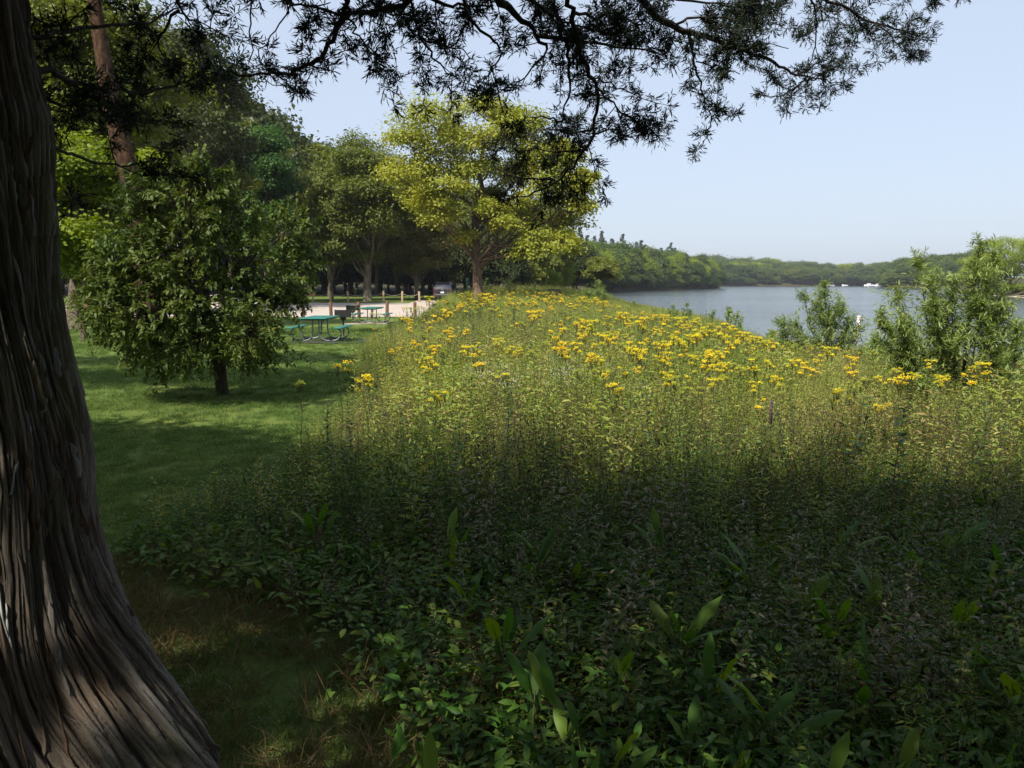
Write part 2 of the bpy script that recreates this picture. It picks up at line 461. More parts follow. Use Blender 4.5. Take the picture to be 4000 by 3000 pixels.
# gravel lot, pads
M_GRAVEL = simple('pinkish_gravel', (.40, .345, .30), .95, 0, 14, .22, .5)
def draped(name, poly_fn, x0, x1, y0, y1, step, lift, mat, kind='structure', thick=.0):
    gx = np.arange(x0, x1 + .01, step); gy = np.arange(y0, y1 + .01, step)
    A, B = np.meshgrid(gx, gy); keep = poly_fn(A, B)
    idx = (np.arange(len(gy) - 1)[:, None] * len(gx) + np.arange(len(gx) - 1)[None])
    kk = keep[:-1, :-1] & keep[1:, 1:] & keep[1:, :-1] & keep[:-1, 1:]
    i = idx[kk]
    mb = MB(); mb.add(np.stack([A, B, G(A, B) + lift], -1).reshape(-1, 3), np.stack([i, i + 1, i + len(gx) + 1, i + len(gx)], -1), 0, .5, True)
    o = mb.build(name, mat); tag(o, kind=kind); return o
draped('gravel_lot', lambda a, c: (c < 70.4 + .5 * np.sin(a * .1)) | (a > -9.5), -90, -3.6, 46.6, 79, .6, .03, M_GRAVEL)
M_PAD = simple('dark_gravel_pad', (.045, .042, .036), .95, 0, 20, .3, .5)
M_TANPAD = simple('tan_concrete', (.33, .28, .2), .9, 0, 8, .15)
draped('picnic_pad', lambda a, c: a < 1e9, at(1120, 1330, 25).item(0), at(1120, 1330, 25).item(0) + 2.5, 24.3, 27.2, .3, .02, M_PAD)
draped('picnic_pad', lambda a, c: a < 1e9, -8.3, -6.0, 38.6, 41.4, .3, .02, M_TANPAD)
M_SAND = simple('beach_sand', (.42, .36, .27), .95, 0, 3, .2, .3)
draped('sand_beach', lambda a, c: (sdf(WPOLY, a, c) > -.6) & (sdf(WPOLY, a, c) < 2.2), 88, 135, 104, 170, .8, .05, M_SAND)

# ------------------------------------------------------------------ trees
def limb(p0, p1, r0, r1, n=6, wob=.08, arch=.0, g=rng):
    p0 = np.array(p0, float); p1 = np.array(p1, float)
    t = np.linspace(0, 1, n)[:, None]
    L_ = np.linalg.norm(p1 - p0)
    p = p0 + (p1 - p0) * t
    w = np.cumsum(g.normal(size=(n, 3)), 0) * wob * L_ / n
    w = w - t * w[-1]; w[0] = 0
    p = p + w
    p[:, 2] += arch * L_ * np.sin(t[:, 0] * math.pi)
    return p, r0 + (r1 - r0) * t[:, 0]

def broadleaf(H, W, base=.25, nl=14, ns=14, nleaf=40, leaf=.14, tr=.2, lobes=None, lean=(0, 0), sig=.3, lr=(.24, .38), top=.8, flat=.75, seed=1, sides=8, trunkpts=None):
    """returns trunk MB and crown MB; lobes: list of (x,y,z,r)"""
    g = np.random.default_rng(seed)
    T = MB(); C = MB()
    a, c = W / 2, H * (1 - base) / 2; zc = H - c
    if lobes is None:
        cand = []
        for _ in range(nl):
            best = None
            for _k in range(14):
                d = unit(g.normal(size=3)); d[2] = d[2] * .9 + .08
                q = d * g.uniform(.45, .82)
                if cand:
                    m_ = min(np.linalg.norm(q - z_) for z_ in cand)
                else: m_ = 1
                if best is None or m_ > best[0]: best = (m_, q)
            cand.append(best[1])
        lobes = []
        for q in cand:
            r = g.uniform(*lr) * min(a, c) * 1.05
            lobes.append((q[0] * a, q[1] * a, zc + q[2] * c, r))
    # trunk
    tz = H * top
    n = 9
    tp, trd = limb((0, 0, -.15), (lean[0], lean[1], tz), tr, tr * .22, n, .05, 0, g)
    if trunkpts is not None:
        tp = np.array(trunkpts, float); n = len(tp); trd = np.linspace(tr, tr * .3, n)
    flare = np.concatenate([tp[:1], tp[:1] + (tp[1] - tp[0]) * .12, tp[1:]])
    T.tube(flare, np.concatenate([[tr * 1.45], [tr * 1.08], trd[1:]]), sides, 0)
    for (x, y, z, r) in lobes:
        hd = math.hypot(x, y)
        zs = max(H * base * .75, z - hd * g.uniform(.5, .9) - .1 * H)
        zs = min(zs, tp[-1][2] * .97)
        k = np.interp(zs, tp[:, 2], np.arange(n)); i0 = int(k); i1 = min(n - 1, i0 + 1); fr = k - i0
        s0 = tp[i0] * (1 - fr) + tp[i1] * fr; r0 = float(np.interp(k, np.arange(n), trd)) * .4
        lp, lrd = limb(s0, (x, y, z), max(r0, .02), max(r0 * .3, .012), 7, .18, -.04, g)
        T.tube(lp, lrd, 5, 0, cap=False)
        q = unit(g.normal(size=(ns, 3))); q[:, 2] = np.abs(q[:, 2]) * .9 - .28; q = unit(q)
        sub = np.array([x, y, z]) + q * r * g.uniform(.45, 1.0, (ns, 1)) * np.array([1, 1, flat])
        for sp in sub[::2]:
            lp2, lr2 = limb(lp[-2], sp, max(r0 * .28, .01), .006, 4, .2, 0, g)
            T.tube(lp2, lr2, 3, 0, cap=False)
        s_ = sig * r
        pos = np.repeat(sub, nleaf, 0) + g.normal(size=(ns * nleaf, 3)) * np.array([s_, s_, s_ * .6])
        out = unit(pos - np.array([x, y, z - r * .3]))
        nr = unit(out * .7 + np.array([0, 0, .75]) + g.normal(size=pos.shape) * .55)
        d = unit(np.cross(nr, g.normal(size=pos.shape)) + out * .3 - np.array([0, 0, .2]))
        sz = leaf * g.uniform(.6, 1.35, len(pos))
        ct = np.repeat(g.uniform(0, .5, ns), nleaf)
        C.leaves(pos, d, nr, sz, sz * .7, 0, np.clip(ct + g.random(len(pos)) * .5, 0, 1))
    return T, C

def put_tree(name, T, C, bark, leaf, loc, label, cat='tree', group=None, rz=0., sc=None):
    r = empty(name, loc, rz, sc)
    tag(r, label, cat, group)
    T.build('trunk', bark, r); c = C.build('crown', leaf, r)
    return r

def h_top(py, D, gz): return (1100 - py) / F * D + 1.62 - gz
def gx(px, D): return (px - 2000) / F * D

# the big yellow-green tree
D0 = 60.; bx = gx(1872, D0) ; gz = g1(bx, D0)
lob = [(1690, 480, 115), (1850, 430, 95), (1960, 420, 85), (1590, 560, 85), (1540, 670, 80), (1700, 620, 110), (1840, 590, 90), (1960, 560, 95), (2090, 560, 95), (2190, 640, 85), (2250, 760, 70), (1620, 760, 85),
       (1760, 740, 85), (1900, 760, 60), (2010, 700, 90), (2110, 800, 80), (2215, 870, 70), (2120, 930, 75), (2190, 970, 55), (1740, 860, 80), (1820, 930, 50), (1960, 890, 55), (2285, 700, 45), (1770, 520, 80), (1650, 680, 70), (2060, 640, 70), (2030, 840, 70), (2150, 720, 90), (2040, 480, 80), (2180, 560, 60), (2060, 990, 60), (1880, 680, 90), (1930, 830, 60), (2240, 820, 70), (1790, 660, 90), (1700, 800, 70), (2130, 640, 80)]
ll = []
for i, (x, y, r) in enumerate(lob):
    p = at(x, y, D0); dz = rng.uniform(-3.2, 3.2) if i % 3 else -2.6
    ll.append((p[0] - bx, dz, p[2] - gz, r / F * D0 * 1.02))
tp = [(0, 0, -.1), (-.1, 0, 1.5), (-.15, 0, 3.5), (-.25, .1, 5.5), (-.3, .2, 7.2), (.3, .1, 8.4), (.1, 0, 10), (.4, 0, 12)]
T, C = broadleaf(15.5, 15, .3, ns=15, nleaf=135, leaf=.21, tr=.40, lobes=ll, seed=5, sig=.27, trunkpts=tp, sides=12, flat=.8)
# the second stem that leaves low on the right
T.tube([(.15, 0, 3.0), (.7, -.2, 3.6), (1.3, -.3, 4.4), (1.35, -.3, 6.0), (1.8, -.3, 7.3), (2.8, -.2, 8.3), (4.2, 0, 9)], [.2, .21, .2, .18, .16, .12, .06], 8)
T.tube([(-.2, 0, 6.2), (.8, -.4, 6.6), (2, -.6, 6.9), (3.4, -.6, 6.2), (4.6, -.5, 5.4)], [.13, .13, .11, .08, .04], 6)
put_tree('shade_tree', T, C, BARK_WARM, L_YEL, (bx, D0, gz), 'big yellow-green tree with forked brown trunk standing alone at the end of the flower meadow')

# crab apple -- leaves on twigs
def twiggy(T, C, starts, dirs, tl, nper, leafL, leafW, g, mat=0, droop=.15, kind='leaf', twr=.004):
    n = len(starts)
    tl = np.broadcast_to(tl, (n,))
    k = np.linspace(.12, 1, nper)
    dirs = unit(dirs)
    dr = np.array([0, 0, -1.0])
    P = starts[:, None] + dirs[:, None] * (k[None, :, None] * tl[:, None, None]) + dr * (droop * (k ** 2)[None, :, None] * tl[:, None, None])
    side = unit(np.cross(dirs, g.normal(size=dirs.shape)))
    sgn = np.where(np.arange(nper) % 2 == 0, 1, -1)[None, :, None]
    ld = unit(dirs[:, None] * .55 + side[:, None] * sgn * .8 + g.normal(size=P.shape) * .3)
    nr = unit(np.array([0, 0, 1.]) + g.normal(size=P.shape) * .45)
    LL = leafL * g.uniform(.65, 1.25, n * nper)
    tt = np.repeat(g.uniform(0, .45, n), nper) + g.random(n * nper) * .55
    C.leaves(P.reshape(-1, 3), ld.reshape(-1, 3), nr.reshape(-1, 3), LL, LL * leafW, mat, tt, kind, .18)
    if twr:
        for i in range(n):
            T.tube(np.stack([starts[i], P[i, nper // 2], P[i, -1]]), [twr, twr * .7, twr * .3], 3, 0, cap=False)

D1 = 11.6; bx = gx(858, D1); gz = g1(bx, D1)
g = np.random.default_rng(11)
T = MB(); C = MB()
stemA, ra = limb((0, 0, -.05), (-.22, .1, 1.5), .085, .045, 7, .06, 0, g)
stemB, rb = limb((.02, 0, -.05), (.15, -.05, 1.7), .09, .045, 7, .06, 0, g)
T.tube(stemA, ra, 8); T.tube(stemB, rb, 8)
crown_pts = []
# outline of the crown in photo pixels -> lobes
clob = [(510, 1040, 100), (460, 1170, 95), (500, 1300, 120), (620, 1400, 110), (700, 1230, 150), (620, 1020, 150), (560, 860, 120), (700, 820, 130), (840, 780, 130), (820, 960, 160), (960, 860, 120), (1090, 860, 110),
        (1010, 1010, 150), (1130, 1020, 100), (1060, 1180, 140), (900, 1160, 160), (1120, 1290, 90), (1020, 1360, 100), (880, 1330, 120), (760, 1380, 90), (540, 1180, 130), (760, 1080, 150), (640, 740, 80), (900, 700, 70), (760, 680, 60), (1160, 1130, 70)]
for i, (x, y, r) in enumerate(clob):
    x = 845 + (x - 845) * (.8 if x < 845 else .9); y = 1130 + (y - 1130) * .9; r *= .9
    p = at(x, y, D1); c0 = np.array([p[0] - bx, g.uniform(-1.1, 1.1) if i % 2 else g.uniform(-1.3, -.3), p[2] - gz])
    rr = r / F * D1
    st = (stemA if c0[0] < 0 else stemB)
    j = int(np.clip(3 + (c0[2] - 1) * 1.5, 3, 6))
    lp, lr_ = limb(st[j], c0, .032, .012, 6, .15, .05, g); T.tube(lp, lr_, 5, cap=False)
    ns = 84
    q = unit(g.normal(size=(ns, 3))); 
    sp = c0 + q * rr * g.uniform(.3, .85, (ns, 1))
    for k in range(0, ns, 3):
        a_, b_ = limb(lp[-2], sp[k], .01, .004, 4, .2, 0, g); T.tube(a_, b_, 3, cap=False)
    dd = unit(q + np.array([0, 0, .25 if y < 1100 else -.15]) + g.normal(size=q.shape) * .35)
    twiggy(T, C, sp, dd, g.uniform(.16, .34, ns), 15, .075, .46, g)
# long shoots along the top
for (x, y) in [(560, 760), (600, 720), (640, 690), (700, 700), (760, 640), (640, 620), (820, 650), (870, 660), (930, 680), (1000, 740), (1080, 780), (1150, 800), (1190, 900), (1010, 690), (740, 660), (500, 820), (680, 650)]:
    x = 845 + (x - 845) * (.8 if x < 845 else .9); y = 1130 + (y - 1130) * .9
    p = at(x, y, D1 + g.uniform(-.5, .7)); s0 = np.array([p[0] - bx, p[1] - D1, p[2] - gz])
    st = s0 + np.array([g.uniform(-.12, .1), g.uniform(-.1, .1), -.5])
    twiggy(T, C, st[None], (s0 - st)[None], .62, 22, .085, .4, g, droop=0)
# low loose sprays that hang under the crown
ns = 46
th = g.uniform(0, 2 * math.pi, ns); rr = g.uniform(.6, 1.2, ns)
sp = np.stack([np.cos(th) * rr - .15, np.sin(th) * rr, g.uniform(.55, .95, ns)], 1)
twiggy(T, C, sp, np.stack([np.cos(th), np.sin(th), -.5 + 0 * th], 1), g.uniform(.25, .45, ns), 11, .075, .5, g)
put_tree('crab_apple_tree', T, C, BARK_DK, L_CRAB, (bx, D1, gz), 'small round leafy tree with a short double trunk on the lawn before the picnic tables')

# left stand of tall trees
def spec_tree(name, px, D, topy, wpx, base, bark, leaf, label, seed, tr=.3, nl=16, ns=14, nleaf=46, lf=.2, group=None, lean=(0, 0), flat=.75, sig=.3, lr=(.24, .38), cat='tree', dy=0):
    x = gx(px, D); z = g1(x, D + dy); H = h_top(topy, D, z); W = wpx / F * D
    T, C = broadleaf(H, W, base, nl, int(ns * 1.3), int(nleaf * 1.5), lf * 1.15, tr, seed=seed, lean=lean, flat=flat, sig=sig, lr=lr)
    return put_tree(name, T, C, bark, leaf, (x, D + dy, z), label, cat, group)
spec_tree('maple_tree', 290, 34, -60, 900, .34, BARK, L_MID, 'tall green tree whose grey trunk stands just right of the big foreground trunk', 21, .36, 26, 20, 60, .17, lean=(-1, 4.5))
spec_tree('tall_tree', 375, 48, 180, 620, .3, BARK_OR, L_MID, 'tall tree with orange-brown trunk at the gravel edge, left of the small round tree', 22, .42, 22, 18, 60, .2)
spec_tree('tall_tree', 600, 24, -900, 800, .68, BARK_RUST, L_MID, 'very tall tree whose leaning rust-coloured trunk rises out of the top', 23, .44, 18, 18, 60, .16, lean=(-1.5, 0))
spec_tree('maple_tree', 330, 26, 430, 560, .12, BARK, L_LIME, 'low sunlit lime-green tree right of the big foreground trunk', 24, .12, 18, 16, 60, .13)
spec_tree('maple_tree', 560, 27, 540, 340, .3, BARK, L_LIME, 'narrow lime-green tree behind the top of the small round tree', 25, .1, 10, 14, 60, .13)
spec_tree('oak_tree', 870, 62, 290, 330, .2, BARK_PALE, L_MID, 'tall thin olive-green tree with open crown left of the dense bright green tree', 26, .26, 18, 14, 40, .2, sig=.25, lr=(.16, .28))
spec_tree('oak_tree', 760, 58, 60, 620, .2, BARK, L_DARK, 'tall dark green tree rising behind the small round tree', 126, .36, 20, 16, 50, .22)
spec_tree('dense_tree', 1050, 72, 445, 250, .02, BARK, L_BRT, 'dense bright green upright tree with a rounded double top', 27, .3, 22, 24, 60, .19, flat=1., sig=.3, lr=(.34, .5))
spec_tree('oak_tree', 1440, 76, 530, 430, .12, BARK_PALE, L_MID, 'mid-green broad tree with pale trunk behind the row of wooden posts', 28, .42, 38, 17, 56, .2, lean=(.9, 0), flat=.95, lr=(.22, .34))
spec_tree('oak_tree', 1300, 78, 700, 300, .12, BARK_PALE, L_MID, 'lower green tree with a thin pale trunk left of the broad mid-green tree', 29, .2, 24, 16, 50, .2)
spec_tree('oak_tree', 1630, 80, 790, 330, .14, BARK_PALE, L_RED, 'small tree with reddish-brown and yellow leaves behind the parked car', 30, .2, 24, 15, 50, .19)

# generic forest meshes, each tree a copy
def proto(T, C, bark, leaf, name):
    mb = MB(); mb.v = T.v + C.v; mb.n = T.n + C.n
    mb.f = list(T.f) + [(f + T.n, 1, q) for f, m_, q in C.f]
    return mb.mesh(name, [bark, leaf])
PRO = []
for k, (w, bs, nl) in enumerate([(9, .12, 20), (7, .1, 16), (10, .18, 22), (8, .05, 18)]):
    T, C = broadleaf(10, w, bs, nl, 22, 52, .36, .22, seed=40 + k, lr=(.28, .44), flat=1.05, sig=.34)
    PRO.append((T, C))
FAR_M = [proto(T, C, BARK, L_FAR, 'tree') for T, C in PRO]
DRK_M = [proto(T, C, BARK, L_DARK, 'tree') for T, C in PRO]
HI = [broadleaf(10, w_, .3, 20, 20, 52, .36, .2, seed=140 + k_, lr=(.26, .4), flat=.95, sig=.33) for k_, w_ in enumerate((8, 9.5, 7))]
DHI_M = [proto(T, C, BARK, L_DARK, 'tree') for T, C in HI] + [proto(T, C, BARK, L_MID, 'tree') for T, C in HI[:2]]
MID_M = [proto(T, C, BARK, L_MID, 'tree') for T, C in PRO]
LIM_M = [proto(T, C, BARK, L_LIME, 'tree') for T, C in PRO]
def conifer(seed):
    g = np.random.default_rng(seed); T = MB(); C = MB()
    T.tube([(0, 0, -.1), (0, 0, 5), (0, 0, 10)], [.18, .1, .01], 6)
    for z in np.linspace(1.0, 9.9, 34):
        r = (10 - z) * .30 * g.uniform(.8, 1.15) + .1; nb = max(5, int(r * 10))
        a = g.uniform(0, 6.28, nb)
        for A in a:
            n = max(5, int(r * 20)); t = g.uniform(.15, 1, n)
            p = np.stack([np.cos(A) * r * t, np.sin(A) * r * t, z - .35 * r * t + .12 * r * t * t], 1) + g.normal(size=(n, 3)) * .06
            d = unit(np.stack([np.cos(A + g.normal(size=n) * .7), np.sin(A + g.normal(size=n) * .7), -.3 + 0 * t], 1))
            C.leaves(p, d, unit(np.array([0, 0, 1.]) + g.normal(size=(n, 3)) * .4), .45, .22, 0)
    return T, C
CONI = [proto(*conifer(60 + k), BARK, L_CONI, 'tree') for k in range(2)]
ZM = {}
def ftree(name, meshes, x, y, topy, label, cat, group, wf=1., H=None):
    z = g1(x, y) - .05 - (1.0 if y > 150 and H is None else 0)
    if H is None: H = h_top(topy, y, z)
    o = bpy.data.objects.new(name, meshes[rng.integers(len(meshes))]); COL.objects.link(o)
    s = H / max(v_.co.z for v_ in o.data.vertices) if o.data.name not in ZM else H / ZM[o.data.name]
    ZM[o.data.name] = H / s
    o.location = (x, y, z); o.rotation_euler = (0, 0, rng.uniform(0, 6.28)); w = s * wf * rng.uniform(.85, 1.15)
    o.scale = (w, w, s)
    tag(o, label, cat, group)
    return o
def wood_lab(p, D):
    w = place_word(p, -250, 2330, ('behind the big trunk and small round tree', 'behind the wooden posts', 'behind the car and big yellow-green tree'))
    rw = {98: 'front row', 110: 'second row'}.get(D, 'hidden back rows')
    return 'dark tree of the wood, %s, %s' % (rw, w), 'tree', 'wood trees, %s, %s' % (rw, w)
# forest behind the parking: dark wall of trees
for (D, step, t0) in ((98, 170, 0), (110, 170, 60), (128, 150, 30), (140, 150, 100)):
    for px in np.arange(-250 + t0, 2330, step):
        p = px + rng.uniform(-50, 50); top = float(np.interp(p, [-250, 400, 900, 1180, 1300, 1700, 2000, 2180, 2350], [60, 110, 400, 560, 660, 720, 780, 870, 960])) + rng.uniform(-30, 60) - (D - 98) * .5
        D_ = D + rng.uniform(-5, 5); x = gx(p, D_)
        if sdf(WPOLY, np.array([x]), np.array([D_]))[0] < 3: continue
        ftree('forest_tree', DHI_M if D < 120 else DRK_M, x, D_, top, *wood_lab(p, D), .85)
def shrub_w(px): return place_word(px, -200, 2260, ('left behind the small round tree', 'behind the wooden posts', 'behind the car and yellow-green tree'))
# low dark shrubs closing the wood's foot
for px in np.arange(-200, 2260, 42):
    D_ = rng.uniform(112, 124); x = gx(px, D_)
    if sdf(WPOLY, np.array([x]), np.array([D_]))[0] < 3: continue
    ftree('shrub', DRK_M, x, D_, 0, 'dark shrub at the shaded foot of the wood, ' + shrub_w(px), 'shrub', 'dark shrubs at the foot of the wood, ' + shrub_w(px), 1.5, H=rng.uniform(4.5, 7.5))
# trees right of the big yellow tree, coming closer along the bank
for (px, D, top, ms) in [(2060, 88, 900, MID_M), (2120, 95, 930, MID_M), (2190, 100, 1000, LIM_M), (2240, 118, 1010, MID_M), (2010, 84, 960, DRK_M), (1940, 86, 900, DRK_M), (2150, 90, 1050, LIM_M), (1780, 92, 860, DRK_M), (1850, 90, 900, DRK_M)]:
    lab = {2060: 'mid-green tree just right of the big yellow-green tree, filling under its crown', 2120: 'taller mid-green tree behind the right half of the yellow-green crown', 2190: 'light green tree just left of the first pointed conifers',
           2240: 'mid-green tree standing where the left shore wood begins', 2010: 'dark tree close behind the right side of the big tree trunk', 1940: 'dark tree directly behind the low fork of the big tree',
           2150: 'low light green tree above the brown board sign', 1780: 'dark tree directly behind the parked car', 1850: 'dark tree behind the green metal post and big trunk'}[px]
    ftree('bank_tree', ms, gx(px, D), D, top, lab, 'tree', 'green trees right of the big yellow-green tree', .9)
def shore_w(k): return ('water-edge row', 'second row', 'back row')[k % 3] + ', ' + ('nearest the yellow-green tree', 'in the middle', 'at its far tip')[min(2, k // 16)]
# left bank wood along the lake
for k in range(46):
    t = k / 45; row = k % 3
    px = 2215 + t * 585 + rng.uniform(-12, 12)
    D = float(np.interp(px, [2215, 2350, 2560, 2790], [180, 221, 276, 342])) + row * 11 + 2
    top = float(np.interp(px, [2215, 2300, 2450, 2600, 2700, 2790], [935, 940, 955, 970, 990, 1020])) + (2 - row) * 16 + rng.uniform(-8, 10)
    x = gx(px, D)
    if sdf(WPOLY, np.array([x]), np.array([D]))[0] < 1: x -= 5
    ftree('bank_tree', FAR_M if rng.random() < .8 else LIM_M, x, D, top, 'rounded green tree of the left lake shore wood, ' + shore_w(k), 'tree', 'left shore trees, ' + shore_w(k), 1.05)
for k in range(20):
    px = 2215 + k * 30 + rng.uniform(-8, 8); D = float(np.interp(px, [2215, 2350, 2560, 2790], [178, 215, 269, 334])) + 1
    ftree('shrub', FAR_M, gx(px, D), D, 0, 'low green shrub at the water edge of the left shore wood', 'shrub', 'shrubs at the water edge of the left shore', 1.5, H=rng.uniform(3.5, 6))
for (px, top) in [(2235, 935), (2262, 925), (2290, 950), (2318, 945), (2345, 930), (2362, 960), (2385, 955), (2405, 975), (2425, 950), (2445, 975), (2460, 985), (2480, 970), (2497, 962), (2512, 975), (2530, 985), (2555, 990), (2575, 988), (2600, 985), (2612, 980), (2628, 992), (2250, 955), (2305, 970), (2330, 965), (2370, 975)]:
    D = float(np.interp(px, [2215, 2350, 2560, 2790], [180, 221, 276, 342])) + 40 + rng.uniform(-8, 12); top -= 26 + rng.uniform(-10, 8)
    ftree('spruce_tree', CONI, gx(px, D), D, top, 'dark pointed conifer standing above the wood on the left lake shore', 'conifer', 'pointed conifers above the left shore wood', rng.uniform(.65, 1.0))
def far_lab(p, row):
    w = place_word(p, 2700, 3500, ('just right of the left shore wood', 'in the middle', 'near the boats and wooded point')); q = ('front row', 'second row', 'third row', 'skyline row')[row]
    return 'small distant far-shore tree, %s, %s' % (q, w), 'tree', 'far shore trees, %s, %s' % (q, w)
# far shore
for row, (D, dt) in enumerate(((556, 20), (580, 10), (630, 0), (700, -8))):
    for px in np.arange(2700, 3560, 26 + row * 2):
        p = px + rng.uniform(-9, 9)
        top = float(np.interp(p, [2700, 2850, 3000, 3150, 3300, 3450, 3560], [1000, 1010, 1020, 1030, 1034, 1030, 1010])) + dt + rng.uniform(-5, 7)
        D_ = D + rng.uniform(-3, 12); x = gx(p, D_)
        if sdf(WPOLY, np.array([x]), np.array([D_]))[0] < 2: continue
        ftree('far_tree', FAR_M if rng.random() < .85 else LIM_M, x, D_, top, *far_lab(p, row), 1.25)
for px in np.arange(2735, 3460, 13):
    D_ = 549 + rng.uniform(0, 4); x = gx(px, D_)
    if sdf(WPOLY, np.array([x]), np.array([D_]))[0] < .5: D_ += 8; x = gx(px, D_)
    ftree('shrub', FAR_M, x, D_, 0, 'tiny distant shrub at the foot of the far shore wood', 'shrub', 'shrubs along the far lake shore', 1.7, H=rng.uniform(5, 8.5))
for px in np.arange(3448, 3800, 15):
    D_ = float(np.interp(px, [3440, 3480, 3760], [392, 382, 372])) ; x = gx(px, D_)
    ftree('shrub', FAR_M, x, D_, 0, 'distant low shrub at the foot of the wooded point', 'shrub', 'shrubs at the foot of the wooded point', 1.6, H=rng.uniform(4, 6.5))
# right peninsula
for row in range(3):
    for px in np.arange(3455, 3860, 32):
        p = px + rng.uniform(-9, 9); D = float(np.interp(p, [3440, 3480, 3760], [400, 384, 378])) + row * 16 + (6 if p < 3490 else 0)
        top = float(np.interp(p, [3440, 3500, 3600, 3700, 3860], [1040, 1008, 995, 985, 975])) + (2 - row) * 16 + rng.uniform(-5, 6)
        ftree('far_tree', FAR_M, gx(p, D), D, top, 'distant dark green tree on the wooded point, %s, %s' % (('front row', 'middle row', 'back row')[row], place_word(p, 3455, 3860, ('at its tip', 'halfway along', 'behind the tall willow shrub'))), 'tree', 'trees on the wooded point, %s, %s' % (('front row', 'middle row', 'back row')[row], place_word(p, 3455, 3860, ('at its tip', 'halfway along', 'behind the tall willow shrub'))), 1.05)
# nearer right bank trees (light green)
for i, (px, D, top, w) in enumerate([(3930, 165, 905, 260), (4040, 158, 915, 280), (3830, 185, 985, 150), (3780, 196, 1000, 120), (3880, 176, 1000, 170)]):
    x = gx(px, D); z = g1(x, D); H = h_top(top, D, z); W = w / F * D
    T, C = broadleaf(H, W, .12, 20, 16, 46, .26, .28, seed=80 + i)
    put_tree('cottonwood_tree', T, C, BARK, L_LIME if i != 4 else L_MID, (x, D, z), ['tall light green tree on the right bank, leftmost of the two tall ones', 'tall light green tree cut by the right edge of the photo', 'small pale green tree at the left tip of the right bank group', 'smallest pale tree where the right bank meets the lake', 'low darker green tree before the tall right bank trees'][i])
for px, D in [(3850, 178), (3905, 160), (3960, 152), (4010, 150), (3800, 190), (3990, 156)]:
    x = gx(px, D) + 2
    ftree('shrub', LIM_M, x, D, 0, 'low pale green bush along the grassy edge of the right bank', 'shrub', 'bushes along the right bank', 2.0, H=rng.uniform(1.8, 3))

# ------------------------------------------------------------------ foreground juniper: trunk
# right silhouette in photo pixels -> trunk surface; the axis stands at Y = 2.35
JY = 2.32
zs_prof = []
for (y, xr) in [(-500, 20), (-200, 70), (0, 112), (150, 135), (300, 165), (450, 208), (600, 222), (800, 236), (1000, 254), (1250, 288), (1500, 335), (1700, 388), (1850, 410), (2000, 422), (2150, 445), (2300, 487), (2450, 555), (2600, 650), (2700, 735), (2800, 810), (2860, 850), (2920, 890), (2990, 930)]:
    p = at(xr, y, JY); zs_prof.append((p[2], p[0]))
zs_prof.sort()
PZ = np.array([a for a, _ in zs_prof]); PX = np.array([b_ for _, b_ in zs_prof])
def axis_x(z): return np.interp(z, [-.2, .3, .8, 1.3, 1.8, 2.6, 4.5], [-1.72, -1.70, -1.66, -1.66, -1.70, -1.82, -2.25])
def axis_y(z): return JY + np.interp(z, [0, 1, 2, 4.5], [0, .02, .05, .25])
NT, NZ = 760, 600
th = math.pi / 2 + np.concatenate([np.linspace(0, R(110), 130, endpoint=False), np.linspace(R(110), R(320), 580, endpoint=False), np.linspace(R(320), R(360), 50, endpoint=False)])           # 0 = +x, -90 deg = towards camera
zz = np.concatenate([np.linspace(-.16, .55, 240, endpoint=False), np.linspace(.55, 2.75, NZ - 280), np.linspace(2.78, 4.6, 40)])
TH, Z = np.meshgrid(th, zz)
RR = (np.interp(Z, PZ, PX) / JY * axis_y(Z) - axis_x(Z)) / np.sqrt(1 + (np.interp(Z, PZ, PX) / JY) ** 2)
RR = np.where(Z > PZ[-1], np.interp(Z, [PZ[-1], 4.6], [.2, .17]), RR)
R0 = np.where(Z < .9, np.minimum(RR, .385 + .0 * Z), RR)
# root flare: full flare only towards a few roots
flare = RR - R0
ang = lambda c, w: np.exp(-(((TH - c + math.pi) % (2 * math.pi) - math.pi) / w) ** 2)
roots = np.clip(1.0 * ang(R(-8), .38) + .62 * ang(R(-62), .30) + .75 * ang(R(-108), .3) + .7 * ang(R(60), .4) + .7 * ang(R(150), .4) + .6 * ang(R(-160), .35), 0, 1.0)
R0 = R0 - .028 * sstep(.5, .9, Z) * sstep(2.2, 1.6, Z)
RAD = R0 + flare * (.25 + .75 * roots)
# slow fluting
tw = TH + .55 * (Z - 1) * .5
low = vn(np.cos(tw) * 1.7 + 5, np.sin(tw) * 1.7 + Z * .55, 3) - .5
RAD = RAD * (1 + .10 * low)
RAD = RAD + .022 * np.cos(5 * tw + 1.3 * np.sin(Z * 1.7)) * sstep(2.4, .6, Z)
